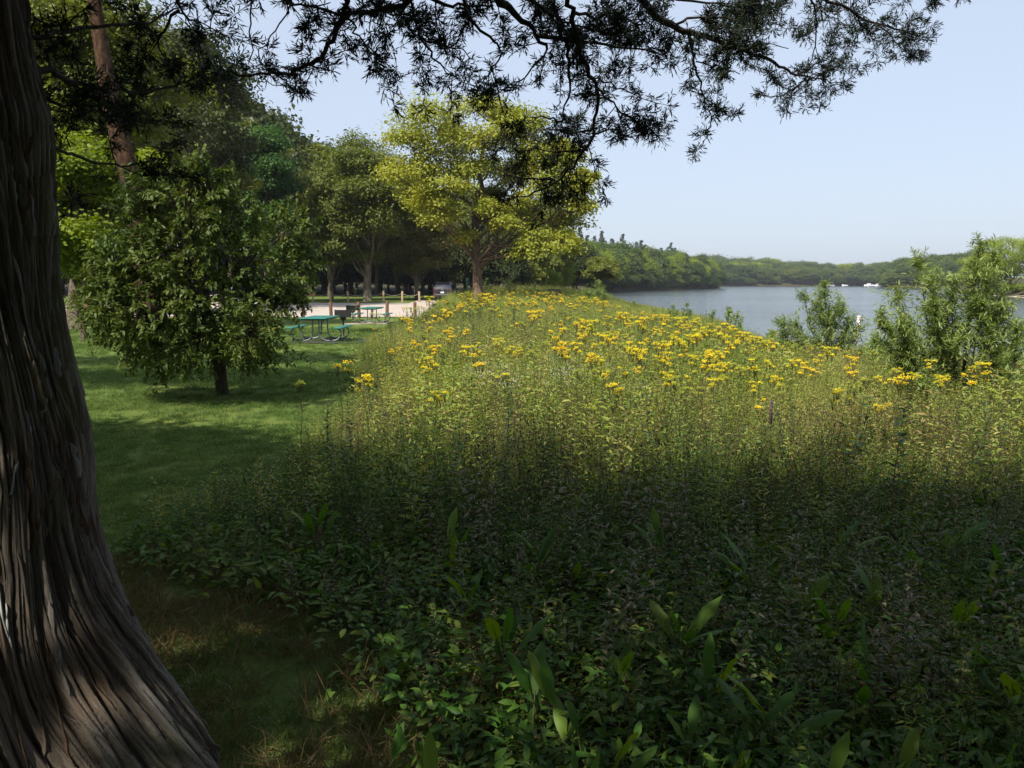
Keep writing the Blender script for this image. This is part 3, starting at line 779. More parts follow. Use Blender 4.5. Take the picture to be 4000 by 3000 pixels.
# strand field: fibres flow up the trunk, bend round the hollow
U = TH * .42
hz, hu = 1.02, R(-50) * .42                                     # the hollow
du = (U - hu + math.pi * .42) % (2 * math.pi * .42) - math.pi * .42
dz_ = (Z - hz)
infl = np.exp(-(dz_ / .42) ** 2)
Uw = U + .045 * np.tanh(du / .05) * infl * np.exp(-(du / .22) ** 2) * -1 + (vn(U * 3.2, Z * 1.5, 5) - .5) * .11 + (vn(U * 9, Z * 4, 6) - .5) * .022 - .10 * np.clip(.9 - Z, 0, 1) ** 1.3
def per(u, f, z, fz, s):
    a = u / .42
    k = f * .42
    return vn((a % (2 * math.pi)) * k, z * fz, s)
def strips(Uq, f, zf, sd):
    q = Uq * f + (per(Uw, 16, Z, 1.3, sd + 3) - .5) * 2.2 + (per(Uw, 40, Z, 2.5, sd + 4) - .5) * .5
    idn = np.floor(q); fr = q - idn; idn = idn % int(round(2 * math.pi * .42 * f))
    hgt = vn(idn * 7.3 + .5, Z * zf + idn * 3.7, sd)
    seg = vn(idn * 5.1 + .5, Z * zf * 1.3 + idn * 1.9, sd + 1)
    prof = 1 - np.abs(2 * fr - 1) ** 4
    return prof * (.35 + .65 * hgt) * (.7 + .3 * (seg > .35)), hgt
kf = 1 / (2 * math.pi * .42)
s1, h1 = strips(Uw, round(17 / kf / 1) * kf, .8, 21)
s2, h2 = strips(Uw, round(34 / kf / 1) * kf, 2.0, 25)
s3, h3 = strips(Uw, round(68 / kf / 1) * kf, 2.6, 29)
r1 = 1 - np.abs(2 * per(Uw, 34, Z, 1.1, 11) - 1)
r2 = 1 - np.abs(2 * per(Uw, 82, Z, 2.2, 12) - 1)
r3 = 1 - np.abs(2 * per(Uw, 210, Z, 5.5, 13) - 1)
r4 = per(Uw, 330, Z, 9, 14)
strand = s1 * .34 + s2 * .36 + s3 * .2 + r2 * .05 + r4 * .05
RAD = RAD + (strand - .62) * .075
# hollow, and rolled lips beside it
hol = np.exp(-((du / .04) ** 2) - (dz_ / .21) ** 4)
RAD = RAD - .10 * hol + .03 * np.exp(-(((du + .075) / .03) ** 2) - (dz_ / .30) ** 2) + .03 * np.exp(-(((du - .085) / .04) ** 2) - (dz_ / .34) ** 2)
VX = axis_x(Z) + RAD * np.cos(TH); VY = axis_y(Z) + RAD * np.sin(TH)
tm = MB()
i = np.arange(NZ - 1)[:, None] * NT; k = np.arange(NT)[None]; k2 = (k + 1) % NT
smooth_w = np.exp(-(((Uw - R(-74) * .42) / .03) ** 2) - ((Z - 1.93) / .26) ** 4)
tm.add(np.stack([VX, VY, Z], -1).reshape(-1, 3), np.stack([i + k, i + k2, i + NT + k2, i + NT + k], -1).reshape(-1, 4), 0, strand.ravel(), True)
m, nt, N, L, b = mat_new('shaggy_juniper_bark')
ta = N.new('ShaderNodeAttribute'); ta.attribute_name = 'tint'
tc = N.new('ShaderNodeTexCoord')
mp = N.new('ShaderNodeMapping'); mp.inputs['Scale'].default_value = (150, 1, 7); tb = N.new('ShaderNodeAttribute'); tb.attribute_name = 'bark'; L.new(tb.outputs['Vector'], mp.inputs[0])
na = N.new('ShaderNodeTexNoise'); na.inputs['Scale'].default_value = 1; na.inputs['Detail'].default_value = 8; na.inputs['Roughness'].default_value = .7; na.inputs['Distortion'].default_value = .8
L.new(mp.outputs[0], na.inputs['Vector'])
ma = N.new('ShaderNodeMath'); ma.operation = 'MULTIPLY_ADD'; L.new(ta.outputs['Fac'], ma.inputs[0]); ma.inputs[1].default_value = .62
mb_ = N.new('ShaderNodeMath'); mb_.operation = 'MULTIPLY'; mb_.inputs[1].default_value = .62; L.new(na.outputs['Fac'], mb_.inputs[0]); L.new(mb_.outputs[0], ma.inputs[2])
cr = N.new('ShaderNodeValToRGB'); L.new(ma.outputs[0], cr.inputs['Fac']); e = cr.color_ramp.elements
e[0].position = .36; e[0].color = (.014, .011, .008, 1); e[1].position = .84; e[1].color = (.40, .36, .31, 1)
for p_, c_ in ((.46, (.05, .039, .029)), (.58, (.108, .088, .068)), (.70, (.205, .178, .148))):
    q = e.new(p_); q.color = (*c_, 1)
nb = N.new('ShaderNodeTexNoise'); nb.inputs['Scale'].default_value = 2.2; nb.inputs['Detail'].default_value = 4; L.new(tc.outputs['Object'], nb.inputs['Vector'])
rr_ = N.new('ShaderNodeMapRange'); rr_.inputs[1].default_value = .5; rr_.inputs[2].default_value = .72; rr_.inputs[3].default_value = 0; rr_.inputs[4].default_value = .5; L.new(nb.outputs['Fac'], rr_.inputs[0])
rust = N.new('ShaderNodeMix'); rust.data_type = 'RGBA'; rust.blend_type = 'MULTIPLY'; L.new(rr_.outputs[0], rust.inputs[0]); L.new(cr.outputs[0], rust.inputs[6]); rust.inputs[7].default_value = (1.0, .66, .42, 1)
nc = N.new('ShaderNodeTexNoise'); nc.inputs['Scale'].default_value = 1.4; nc.inputs['Detail'].default_value = 5; 
mpc = N.new('ShaderNodeMapping'); mpc.inputs['Location'].default_value = (7, 3, 1); L.new(tc.outputs['Object'], mpc.inputs[0]); L.new(mpc.outputs[0], nc.inputs['Vector'])
rm = N.new('ShaderNodeMapRange'); rm.inputs[1].default_value = .52; rm.inputs[2].default_value = .7; rm.inputs[3].default_value = 0; rm.inputs[4].default_value = .6; L.new(nc.outputs['Fac'], rm.inputs[0])
moss = N.new('ShaderNodeMix'); moss.data_type = 'RGBA'; moss.blend_type = 'MULTIPLY'; L.new(rm.outputs[0], moss.inputs[0]); L.new(rust.outputs[2], moss.inputs[6]); moss.inputs[7].default_value = (.75, .95, .5, 1)
L.new(moss.outputs[2], b.inputs['Base Color']); b.inputs['Roughness'].default_value = .9; b.inputs['Specular IOR Level'].default_value = .2
bp = N.new('ShaderNodeBump'); bp.inputs['Strength'].default_value = 1.0; bp.inputs['Distance'].default_value = .03
mp9 = N.new('ShaderNodeMapping'); mp9.inputs['Scale'].default_value = (420, 1, 16); L.new(tb.outputs['Vector'], mp9.inputs[0])
n9 = N.new('ShaderNodeTexNoise'); n9.inputs['Scale'].default_value = 1; n9.inputs['Detail'].default_value = 5; n9.inputs['Distortion'].default_value = .5; L.new(mp9.outputs[0], n9.inputs['Vector'])
a9 = N.new('ShaderNodeMath'); a9.operation = 'MULTIPLY_ADD'; L.new(n9.outputs['Fac'], a9.inputs[0]); a9.inputs[1].default_value = .45; L.new(na.outputs['Fac'], a9.inputs[2]); L.new(a9.outputs[0], bp.inputs['Height']); L.new(bp.outputs[0], b.inputs['Normal'])
M_JBARK = m
M_BARE = barkmat('bare_grey_wood', [(.16, .16, .15), (.28, .28, .26), (.4, .4, .38)], 30, 12, .3)
M_STRIP1 = barkmat('rusty_bark_strip', [(.05, .03, .018), (.11, .065, .038), (.18, .11, .07)], 60, 10, .4)
M_STRIP2 = barkmat('grey_bark_strip', [(.06, .055, .045), (.13, .12, .10), (.22, .2, .18)], 60, 10, .4)
jun = tag(empty('juniper_tree', (0, 0, 0)), 'huge old juniper with shaggy twisted bark at the left edge, its dark branches hanging across the top', 'tree')
jun['label'] = 'huge old tree with shaggy twisted bark at the left edge, dark branches hanging overhead'
jt = tm.build('trunk', M_JBARK, jun)
ba = jt.data.attributes.new('bark', 'FLOAT_VECTOR', 'POINT'); ba.data.foreach_set('vector', np.stack([Uw * 1.0, Z * 0 , Z], -1).astype(np.float32).ravel())
# bare wood patch and loose bark strips lying on the trunk's own surface
def surf(tt, z, off):
    tq = (tt - math.pi / 2) % (2 * math.pi) + math.pi / 2; a = int(np.argmin(np.abs(th - tq))); r_ = int(np.argmin(np.abs(zz - z)))
    r = RAD[r_, a] + off
    return np.array([axis_x(z) + r * math.cos(tt), axis_y(z) + r * math.sin(tt), z])
def strip(t0, z0, z1, w, drift, off, mat, name, n=26):
    mb = MB(); V = []
    for j in range(n):
        f = j / (n - 1); z = z0 + (z1 - z0) * f; ww = w * math.sin(math.pi * min(1, max(.02, f))) ** .6
        tt = t0 + drift * f + .006 * math.sin(f * 5 + t0 * 5)
        for q, o_ in ((-1, -.01), (-.4, off), (.4, off), (1, -.01)):
            V.append(surf(tt + q * ww, z, o_ * (1 + .3 * math.sin(f * 17 + t0))))
    f_ = [[j * 4 + q, j * 4 + q + 1, j * 4 + q + 5, j * 4 + q + 4] for j in range(n - 1) for q in range(3)]
    mb.add(V, f_, 0, .5, True)
    return mb.build(name, mat, jun)
strip(R(-64), 2.2, 1.62, .075, .0, .010, M_BARE, 'bare_wood_patch')
g = np.random.default_rng(5)
BS = [M_BARE, M_JBARK]
BS = [M_JBARK, M_STRIP1, M_JBARK, M_STRIP2, M_JBARK, M_BARE]
for k in range(250):
    z1 = g.uniform(.02, 2.35); t0 = R(g.uniform(-128, 18)); ln = g.uniform(.08, .42)
    strip(t0, z1, z1 + ln, g.uniform(.004, .014), g.uniform(-.07, .07) - .12 * max(0, .9 - z1), g.uniform(.004, .013), BS[k % 6], 'bark_strip', 12)

# ---- juniper branches, traced as real limbs at their own distances
LIMBS = [  # pixels, Y start, Y end, r0(m), density of side twigs per metre, from index
 ([(2380, -260), (2500, 0), (2561, 69), (2630, 100), (2692, 135), (2753, 142), (2869, 184), (2969, 223), (3022, 238), (3068, 280), (3107, 292), (3145, 284)], 3.6, 4.9, .026, 13),
 ([(3145, 284), (3200, 240), (3250, 190)], 4.9, 5.1, .008, 26),
 ([(3107, 292), (3190, 310), (3290, 320)], 4.9, 5.0, .007, 26),
 ([(2692, 135), (2700, 170), (2707, 230), (2720, 290), (2745, 345), (2755, 400), (2780, 455)], 4.1, 4.3, .011, 9),
 ([(2780, 455), (2830, 440), (2870, 455)], 4.3, 4.3, .005, 34),
 ([(2780, 455), (2765, 510), (2745, 555)], 4.3, 4.35, .005, 34),
 ([(1860, -220), (1937, 0), (1999, 46), (2045, 85), (2091, 138), (2137, 192)], 3.2, 3.7, .030, 10),
 ([(2091, 138), (2222, 158), (2337, 173), (2500, 192), (2620, 205)], 3.6, 4.2, .013, 15),
 ([(2100, -200), (2160, 0), (2170, 80), (2210, 190), (2222, 215), (2230, 307), (2206, 415), (2203, 461)], 3.5, 3.8, .018, 16),
 ([(2190, -150), (2237, 46), (2260, 154), (2283, 254), (2322, 307), (2337, 346), (2330, 430), (2314, 523), (2291, 584), (2239, 654), (2176, 711), (2087, 756), (2011, 771)], 3.3, 4.1, .016, 11),
 ([(2296, 585), (2200, 600), (2080, 580), (1990, 600)], 4.0, 4.3, .008, 24),
 ([(2330, 500), (2240, 520), (2120, 500), (2030, 540)], 3.9, 4.3, .008, 24),
 ([(2176, 711), (2080, 700), (1990, 690), (1930, 650)], 4.0, 4.3, .007, 18),
 ([(2203, 461), (2150, 470), (2080, 455)], 3.8, 3.9, .008, 26),
 ([(2337, 346), (2400, 410), (2470, 480), (2540, 530)], 3.8, 4.1, .007, 20),
 ([(2322, 307), (2400, 330), (2480, 370)], 3.8, 4.0, .006, 20),
 ([(2314, 523), (2400, 500), (2490, 560)], 3.9, 4.1, .006, 16),
 ([(1330, -250), (1342, 0), (1346, 61), (1330, 100), (1292, 169), (1261, 215), (1207, 254), (1146, 284), (1069, 284), (992, 300), (900, 284), (823, 254)], 3.0, 3.7, .017, 13),
 ([(1346, 61), (1384, 123), (1438, 184), (1476, 223)], 3.1, 3.4, .006, 14),
 ([(1207, 254), (1280, 262), (1330, 290)], 3.3, 3.4, .005, 30),
 ([(1750, -160), (1600, 10), (1500, 45), (1330, 55), (1200, 20)], 3.0, 3.2, .020, 22),
 ([(1400, -80), (1480, 30), (1560, 60), (1640, 70)], 3.1, 3.5, .009, 26),
 ([(1790, -120), (1830, 77), (1915, 154), (1960, 184), (1930, 261), (1907, 300), (1868, 323)], 3.2, 3.8, .010, 13),
 ([(1580, -150), (1600, 23), (1638, 138), (1699, 223), (1745, 292), (1790, 315)], 3.2, 3.8, .010, 14),
 ([(1638, 138), (1700, 180), (1790, 190), (1850, 230)], 3.4, 3.7, .006, 16),
 ([(984, -200), (984, 0), (977, 115), (988, 230), (984, 284)], 3.3, 3.5, .006, 0),
 ([(1160, -150), (1142, 0), (1119, 61), (1054, 154), (988, 238)], 3.3, 3.5, .006, 0),
 ([(3080, -260), (3200, 0), (3276, 15), (3353, 61), (3430, 100), (3507, 115), (3583, 146), (3625, 160)], 4.2, 5.4, .014, 17),
 ([(3430, 100), (3500, 170), (3560, 220)], 5.1, 5.3, .006, 30),
 ([(3353, 61), (3360, 130), (3330, 190)], 5.0, 5.1, .005, 18),
 ([(3130, -200), (3165, 0), (3188, 38), (3191, 154), (3184, 223), (3145, 277)], 4.4, 4.9, .010, 12),
 ([(3190, 310), (3153, 307), (3092, 354), (3045, 377), (2969, 377), (2930, 365)], 4.8, 4.9, .006, 17),
 ([(2630, 100), (2738, 61), (2853, 77), (2969, 92), (3068, 100)], 3.9, 4.5, .009, 16),
 ([(2753, 142), (2850, 150), (2950, 160), (3080, 190)], 4.1, 4.7, .006, 15),
 ([(2720, 240), (2800, 260), (2890, 290)], 4.2, 4.4, .005, 24),
 ([(3560, -120), (3640, -10), (3710, 5)], 4.9, 5.2, .007, 24),
 ([(2900, -150), (2960, 0), (3030, 20), (3090, 10)], 4.3, 4.7, .009, 22),
 ([(2500, -60), (2700, 10), (2870, 20), (3000, 40)], 3.9, 4.5, .010, 24),
 ([(2237, 46), (2330, 60), (2450, 60), (2550, 100)], 3.5, 3.9, .010, 24),
 ([(2250, 110), (2330, 110), (2420, 140)], 3.5, 3.7, .007, 24),
 ([(1600, -40), (1720, 10), (1850, 30), (1930, 20)], 3.1, 3.4, .012, 26),
 ([(2000, -60), (2110, 20), (2200, 90), (2310, 110)], 3.3, 3.6, .012, 24),
 ([(2137, 192), (2060, 300), (1990, 330)], 3.7, 3.9, .007, 22),
 # left: dark branches in front of the trees
 ([(60, 230), (163, 271), (241, 307), (338, 338), (422, 356), (500, 362), (603, 362), (723, 313), (800, 290)], 2.4, 3.5, .016, 24),
 ([(40, 120), (120, 150), (300, 110), (500, 100), (650, 60), (720, 20)], 2.4, 3.6, .014, 20),
 ([(60, 300), (200, 400), (330, 430), (480, 440)], 2.4, 3.2, .010, 26),
 ([(120, 520), (235, 573), (338, 627), (482, 651), (603, 633), (650, 610)], 2.4, 3.3, .008, 11),
 ([(150, 800), (260, 845), (360, 830)], 2.4, 2.8, .006, 16),
 ([(700, 40), (600, 160), (640, 230), (760, 260)], 3.1, 3.4, .008, 22),
 ([(640, -80), (720, 60), (800, 110), (840, 120)], 3.1, 3.5, .008, 20),
 ([(1040, -100), (1100, 0), (1210, 20), (1290, 10)], 3.1, 3.3, .009, 20),
]
JT = MB(); JC = MB(); g = np.random.default_rng(99)
spray_p = []; spray_d = []; spray_s = []
def smooth_path(P, n):
    P = np.asarray(P, float); s_ = np.concatenate([[0], np.cumsum(np.linalg.norm(np.diff(P, axis=0), axis=1))])
    t = np.linspace(0, s_[-1], n); Q = np.stack([np.interp(t, s_, P[:, k]) for k in range(3)], 1)
    for _ in range(2):
        Q[1:-1] = (Q[:-2] + 2 * Q[1:-1] + Q[2:]) / 4
    return Q, s_[-1]
for (px, y0, y1, r0, dens) in LIMBS:
    npx = len(px)
    P = np.array([at(a, c_, y0 + (y1 - y0) * i_ / (npx - 1)) for i_, (a, c_) in enumerate(px)])
    n_ = max(6, npx * 3); Q, ln = smooth_path(P, n_)
    Q[1:-1] += g.normal(size=(n_ - 2, 3)) * .006
    r0 *= .78
    JT.tube(Q, np.linspace(r0, max(r0 * .25, .0022), n_), 6, cap=False)
    if dens == 0: continue
    nt_ = int(ln * dens * (.38 if px[-1][0] < 850 else .58)) + 1
    for _ in range(nt_):
        f = g.uniform(.18 if r0 > .0062 else .05, 1.0); i0 = min(n_ - 2, int(f * (n_ - 1))); s0 = Q[i0]
        tdir = unit(Q[i0 + 1] - Q[i0]); sd = unit(g.normal(size=3)); d = unit(tdir * .5 + sd * .8 + np.array([0, 0, -.12]))
        tl = g.uniform(.05, .26) * (1.15 if f < .9 else .8)
        a_, b_ = limb(s0, s0 + d * tl, .003, .0013, 4, .25, -.05, g)
        JT.tube(a_, b_, 3, cap=False)
        ncl = 1 + int(tl / .07)
        for c_ in range(ncl):
            fc = 1 - c_ * .3 if ncl > 1 else 1
            q = s0 + (a_[-1] - s0) * max(.25, fc)
            spray_p.append(q); spray_d.append(unit(d + g.normal(size=3) * .6)); spray_s.append(g.uniform(.75, 1.25))
SP = np.array(spray_p); SD = np.array(spray_d); SS = np.array(spray_s)
def sprays(C, SP, SD, SS, nsub=9, nsh=7, Ls=.030, Ws=.0048, rad=.05):
    n = len(SP)
    # each spray: nsub little axes, each with nsh scale-leaf shoots
    ax = unit(SD[:, None] * .55 + g.normal(size=(n, nsub, 3)) * .75)
    al = rad * SS[:, None] * g.uniform(.6, 1.2, (n, nsub))
    t = np.linspace(.2, 1, nsh)[None, None, :, None]
    p = SP[:, None, None] + ax[:, :, None] * al[:, :, None, None] * t
    sd = unit(ax[:, :, None] * 1.0 + g.normal(size=(n, nsub, nsh, 3)) * .6)
    C.leaves((SP[:, None] + ax * 0).reshape(-1, 3), ax.reshape(-1, 3), g.normal(size=(n * nsub, 3)), al.ravel() * 1.0, Ws * .9, 0, .3, 'quad', 0)
    C.leaves(p.reshape(-1, 3), sd.reshape(-1, 3), g.normal(size=(n * nsub * nsh, 3)), Ls * g.uniform(.6, 1.3, n * nsub * nsh), Ws, 0, None, 'quad', .05)
sprays(JC, SP, SD, SS, 9, 7, .032, .0052, .052)
JT.build('branches', BARK_DK, jun)
tag(JC.build('foliage', L_JUN, jun), kind='stuff')
# unseen crown leaves added along the sun's rays to shade the foreground
def shade_cloud(C, n, X0, X1, Y0, Y1, h0, h1, r, leafs, L_, W_, edge=None, seed=3):
    g = np.random.default_rng(seed)
    tx = g.uniform(X0, X1, n); ty = g.uniform(Y0, Y1, n); h = g.uniform(h0, h1, n)
    p = np.stack([tx + SUN[0] / SUN[2] * h, ty + SUN[1] / SUN[2] * h, h], 1)
    keep = np.ones(n, bool)
    for dx in (-.5, .5):
        for dz in (-.55, .3):
            u, v, dpt = proj(p + np.array([dx, 0, dz]))
            keep &= ~((dpt > .1) & (u > -250) & (u < 4250) & (v > -200))
    if edge is not None: keep &= edge(tx, ty, g)
    keep &= np.hypot(p[:, 0], p[:, 1]) + np.abs(p[:, 2] - 1.6) * .5 > 1.3
    p = p[keep]
    q = np.repeat(p, leafs, 0) + g.normal(size=(len(p) * leafs, 3)) * np.array([r, r, r * .5])
    u, v, dpt = proj(q); ok = ~((dpt > .05) & (u > -300) & (u < 4300) & (v > -300))
    q = q[ok]
    C.leaves(q, rdir(len(q), g), rdir(len(q), g), L_ * g.uniform(.7, 1.3, len(q)), W_, 0, None, 'quad', .1)
    return p
C = MB()
def edge_fore(x, y, g):
    lim = np.interp(x, [-8, -4.5, -3, -1, 1, 3, 6, 9], [9.2, 9.0, 8.6, 5.8, 5.35, 5.35, 5.3, 5.2]) + g.normal(size=len(x)) * .1
    return y < lim
ps = shade_cloud(C, 1700, -9, 10, -5, 9.4, 2.6, 6.5, .28, 38, .22, .09, edge_fore, 3)
ps2 = shade_cloud(C, 560, -14, 12, -14, 1, 2.0, 8, .5, 40, .3, .14, None, 4)  # extra unseen leaves behind the camera, added to block sky light
shade_cloud(C, 900, -7.5, -.6, 4.6, 9.2, 3.4, 7.0, .28, 38, .22, .09, edge_fore, 14)
shade_cloud(C, 900, -2.5, 9, 3.6, 5.4, 3.2, 4.8, .2, 34, .16, .07, edge_fore, 24)
tag(C.build('unseen_shade_leaves', L_JUN, jun), kind='stuff')
UT = MB()
topp = np.array([axis_x(4.5), axis_y(4.5), 4.5])
UT.tube([topp + [0, 0, -.1], topp + [-.3, .1, 1.4], topp + [-.5, 0, 3]], [.17, .12, .05], 8)
for q in ps[::9]:
    if np.linalg.norm(q[:2] - topp[:2]) < 6.5:
        a_, b_ = limb(topp + np.array([-.1, 0, min(2.4, max(0, q[2] - 4.8))]), q, .035, .008, 5, .1, .05, g); 
        u, v, dpt = proj(a_)
        if not (((dpt > .1) & (u > -60) & (u < 4060) & (v > -30)).any()): UT.tube(a_, b_, 5, cap=False)
UT.build('upper_limbs', BARK_DK, jun)

# unseen tree added at the left, crown shaped to throw lawn shade bands
C = MB()
def edge_l(x, y, g):
    yy = y + (vn(x * .5, y * .3, 31) - .5) * 1.6 + g.normal(size=len(y)) * .2
    return ((yy > 13.0) & (yy < 14.6)) | ((yy > 17.2) & (yy < 19.0)) | ((x < -8) & (yy > 9) & (yy < 13.6) & (g.random(len(y)) < .4))
shade_cloud(C, 2300, -20, -3.2, 9.5, 26, 8, 12, .38, 44, .34, .16, edge_l, 8)
g = np.random.default_rng(6)
T = MB(); T.tube([(-20, 1, 0), (-20, 1.2, 5), (-19, 2, 10)], [.4, .3, .12], 8)
r = tag(empty('maple_tree', (0, 0, 0)), 'unseen tree added left of the camera, its crown shaped to shade the lawn', 'tree')
T.build('trunk', BARK, r); C.build('crown', L_MID, r)

# ------------------------------------------------------------------ meadow plant prototypes (meshes)
def leafy_stem(C, H, nleaf, L_, W_, g, matS, matL, lean=.1, x0=(0, 0, 0), z0=.08, r=.003, sides=3, kind='quad', updir=.45, topsmall=.5, bare=0):
    a = g.uniform(0, 6.28); d = np.array([math.cos(a), math.sin(a), 0])
    P, rd = limb(x0, np.array(x0) + d * lean * H + np.array([0, 0, H]), r, r * .4, 5, .12, 0, g)
    C.tube(P, rd, sides, matS, g.random(), cap=False)
    t = np.linspace(z0, 1, nleaf) ; t = np.clip(t + g.normal(size=nleaf) * .02, bare, 1)
    k = t * 4; i0 = np.clip(k.astype(int), 0, 3); f = (k - i0)[:, None]
    p = P[i0] * (1 - f) + P[i0 + 1] * f
    A = np.arange(nleaf) * 2.4 + g.uniform(0, 6.28)
    ld = np.stack([np.cos(A), np.sin(A), updir + g.normal(size=nleaf) * .25], 1)
    LL = L_ * g.uniform(.7, 1.25, nleaf) * (1 - (1 - topsmall) * t)
    C.leaves(p, ld, np.array([0, 0, 1.]) + g.normal(size=(nleaf, 3)) * .3, LL, LL * W_, matL, None, kind, .28)
    return P[-1]
def flat_head(C, top, r, n, g, matF, matS, br=.0045, dome=.25):
    a = g.uniform(0, 6.28, n); q = np.sqrt(g.random(n)) * r
    p = top + np.stack([np.cos(a) * q, np.sin(a) * q, .05 + dome * (r - q) + g.normal(size=n) * .006], 1)
    C.blobs(p, br * g.uniform(.7, 1.4, n), matF, None, .7)
    for k in range(0, n, max(1, n // 7)):
        C.tube([top - [0, 0, .02], p[k]], [.0015, .001], 3, matS, .4, cap=False)
PROTOC = {}
def proto_coll(name, meshes):
    c = bpy.data.collections.new(name)
    for k, me in enumerate(meshes):
        o = bpy.data.objects.new(name + '_plant', me); c.objects.link(o)
    PROTOC[name] = (c, len(meshes)); return c
g = np.random.default_rng(12)
# goldenrod in bloom: one stem per plant; parts kept apart for the individual copies
def goldenrod(g, bud=False):
    S = MB(); Lf = MB(); Fl = MB()
    H = g.uniform(.8, 1.0)
    a0 = len(S.v)
    tmp = MB(); top = leafy_stem(tmp, H, 26, .085, .24, g, 0, 1, .12, updir=.55, r=.0035)
    # split stem (mat 0) from leaves (mat 1)
    for (v, t), (f, m_, q) in zip([x for x in tmp.v if len(x[0])], [tmp.f[0]] + tmp.f[1:]):
        tgt = S if m_ == 0 else Lf
        off = int(f.min()) if len(f) else 0
        tgt.add(v, f - off, 0, t, q)
    for k in range(g.integers(3, 6)):
        o = np.array([g.normal() * .035, g.normal() * .035, g.uniform(-.06, .02)])
        flat_head(Fl, top + o, g.uniform(.02, .045), 30, g, 0, 1, .0052 if not bud else .0042)
    return S, Lf, Fl
GR = [goldenrod(g) for _ in range(5)]
GB = [goldenrod(g, True) for _ in range(3)]
def merge(parts):
    mb = MB()
    for k, p in enumerate(parts):
        for (v, t), (f, m_, q) in zip(p.v, p.f):
            mb.v.append((v, t)); mb.f.append((f + mb.n, k, q))
        mb.n += p.n
    # offsets: each part's faces are relative to the whole part
    return mb
def merge_ok(parts, mats, name):
    mb = MB(); off = 0
    for k, p in enumerate(parts):
        mb.v += p.v
        mb.f += [(f + off, k + m_, q) for f, m_, q in p.f]
        off += p.n
    mb.n = off
    return mb.mesh(name, mats)
gold_m = [merge_ok(p, [L_STEM, L_WEED, M_FLOW, L_STEM], 'goldenrod') for p in GR]
bud_m = [merge_ok(p, [L_STEM, L_WEED, M_BUD, L_STEM], 'goldenrod_bud') for p in GB]
weed_m = []
for k in range(7):
    C = MB()
    for s_ in range(3):
        leafy_stem(C, g.uniform(.5, .95), 22, g.uniform(.07, .11), g.uniform(.18, .3), g, 0, 1, .15, (g.normal() * .06, g.normal() * .06, 0), updir=g.uniform(.2, .7))
    weed_m.append(C.mesh('weed', [L_STEM, L_WEED]))
weedn_m = []
for k in range(9):
    C = MB(); nar = k % 3
    for s_ in range(2):
        leafy_stem(C, g.uniform(.55, 1.0), (30, 22, 18)[nar], (.095, .115, .10)[nar] * g.uniform(.85, 1.15), (.2, .3, .42)[nar], g, 0, 1, .14, (g.normal() * .05, g.normal() * .05, 0), kind='leaf', updir=g.uniform(.3, .9), r=.0032, topsmall=.55)
    weedn_m.append(C.mesh('weed', [L_STEM, L_WEED]))
brown_m = []
for k in range(4):
    C = MB()
    for s_ in range(4):
        top = leafy_stem(C, g.uniform(.5, .95), 9, .06, .2, g, 0, 1, .2, (g.normal() * .08, g.normal() * .08, 0), r=.0022, updir=-.1)
        C.blobs(top[None], .011, 2, .5, 1.1)
        a_ = top + np.array([g.normal() * .07, g.normal() * .07, -g.uniform(.02, .12)])
        C.tube([top - [0, 0, .2], a_], [.0015, .001], 3, 0, .8, cap=False); C.blobs(a_[None], .010, 2, .5, 1.1)
    brown_m.append(C.mesh('dry_coneflower', [L_STEM, L_BROWN, M_SEED]))
tall_m = []
for k in range(4):
    C = MB(); n = 34
    p = np.stack([g.normal(size=n) * .05, g.normal(size=n) * .05, np.zeros(n)], 1)
    C.leaves(p, np.stack([g.normal(size=n) * .28, g.normal(size=n) * .28, np.ones(n)], 1), g.normal(size=(n, 3)), g.uniform(.45, .95, n), .007, 0, None, 'leaf', .22)
    tall_m.append(C.mesh('tall_grass', [M_TALL]))
aster_m = []
for k in range(2):
    C = MB()
    for s_ in range(5):
        top = leafy_stem(C, g.uniform(.6, .85), 10, .05, .15, g, 0, 1, .3, (g.normal() * .05, g.normal() * .05, 0), r=.002)
        q = top + g.normal(size=(9, 3)) * .05; C.blobs(q, .007, 2, .5, .5)
    aster_m.append(C.mesh('aster', [L_STEM, L_WEED, M_WHITE]))
fore_m = []
for k in range(4):
    C = MB()
    for s_ in range(3):
        leafy_stem(C, g.uniform(.28, .5), g.integers(12, 18), g.uniform(.04, .065), g.uniform(.24, .38), g, 0, 1, .25, (g.normal() * .05, g.normal() * .05, 0), kind='leaf', updir=g.uniform(.0, .45), r=.0025, topsmall=.7)
    fore_m.append(C.mesh('leafy_plant', [L_STEM, L_FORE]))
for k in range(5):    # upright lance-leaved plants
    C = MB()
    for s_ in range(3):
        leafy_stem(C, g.uniform(.45, .75), 22, g.uniform(.06, .09), g.uniform(.2, .3), g, 0, 1, .15, (g.normal() * .06, g.normal() * .06, 0), kind='leaf', updir=g.uniform(.2, .8), r=.003, topsmall=.5)
    fore_m.append(C.mesh('leafy_plant', [L_STEM, L_FORE]))
for k in range(2):    # sparse dry stems
    C = MB()
    for s_ in range(3):
        leafy_stem(C, g.uniform(.4, .75), 8, .05, .25, g, 0, 1, .3, (g.normal() * .06, g.normal() * .06, 0), kind='leaf', updir=-.2, r=.0025)
    fore_m.append(C.mesh('leafy_plant', [L_STEM, L_BROWN]))
for k in range(3):    # narrow-leaf whorled plants
    C = MB()
    for s_ in range(3):
        leafy_stem(C, g.uniform(.35, .6), 30, g.uniform(.06, .08), .2, g, 0, 1, .2, (g.normal() * .05, g.normal() * .05, 0), kind='leaf', updir=.35, r=.0025)
    fore_m.append(C.mesh('leafy_plant', [L_STEM, L_FORE]))
low_m = []
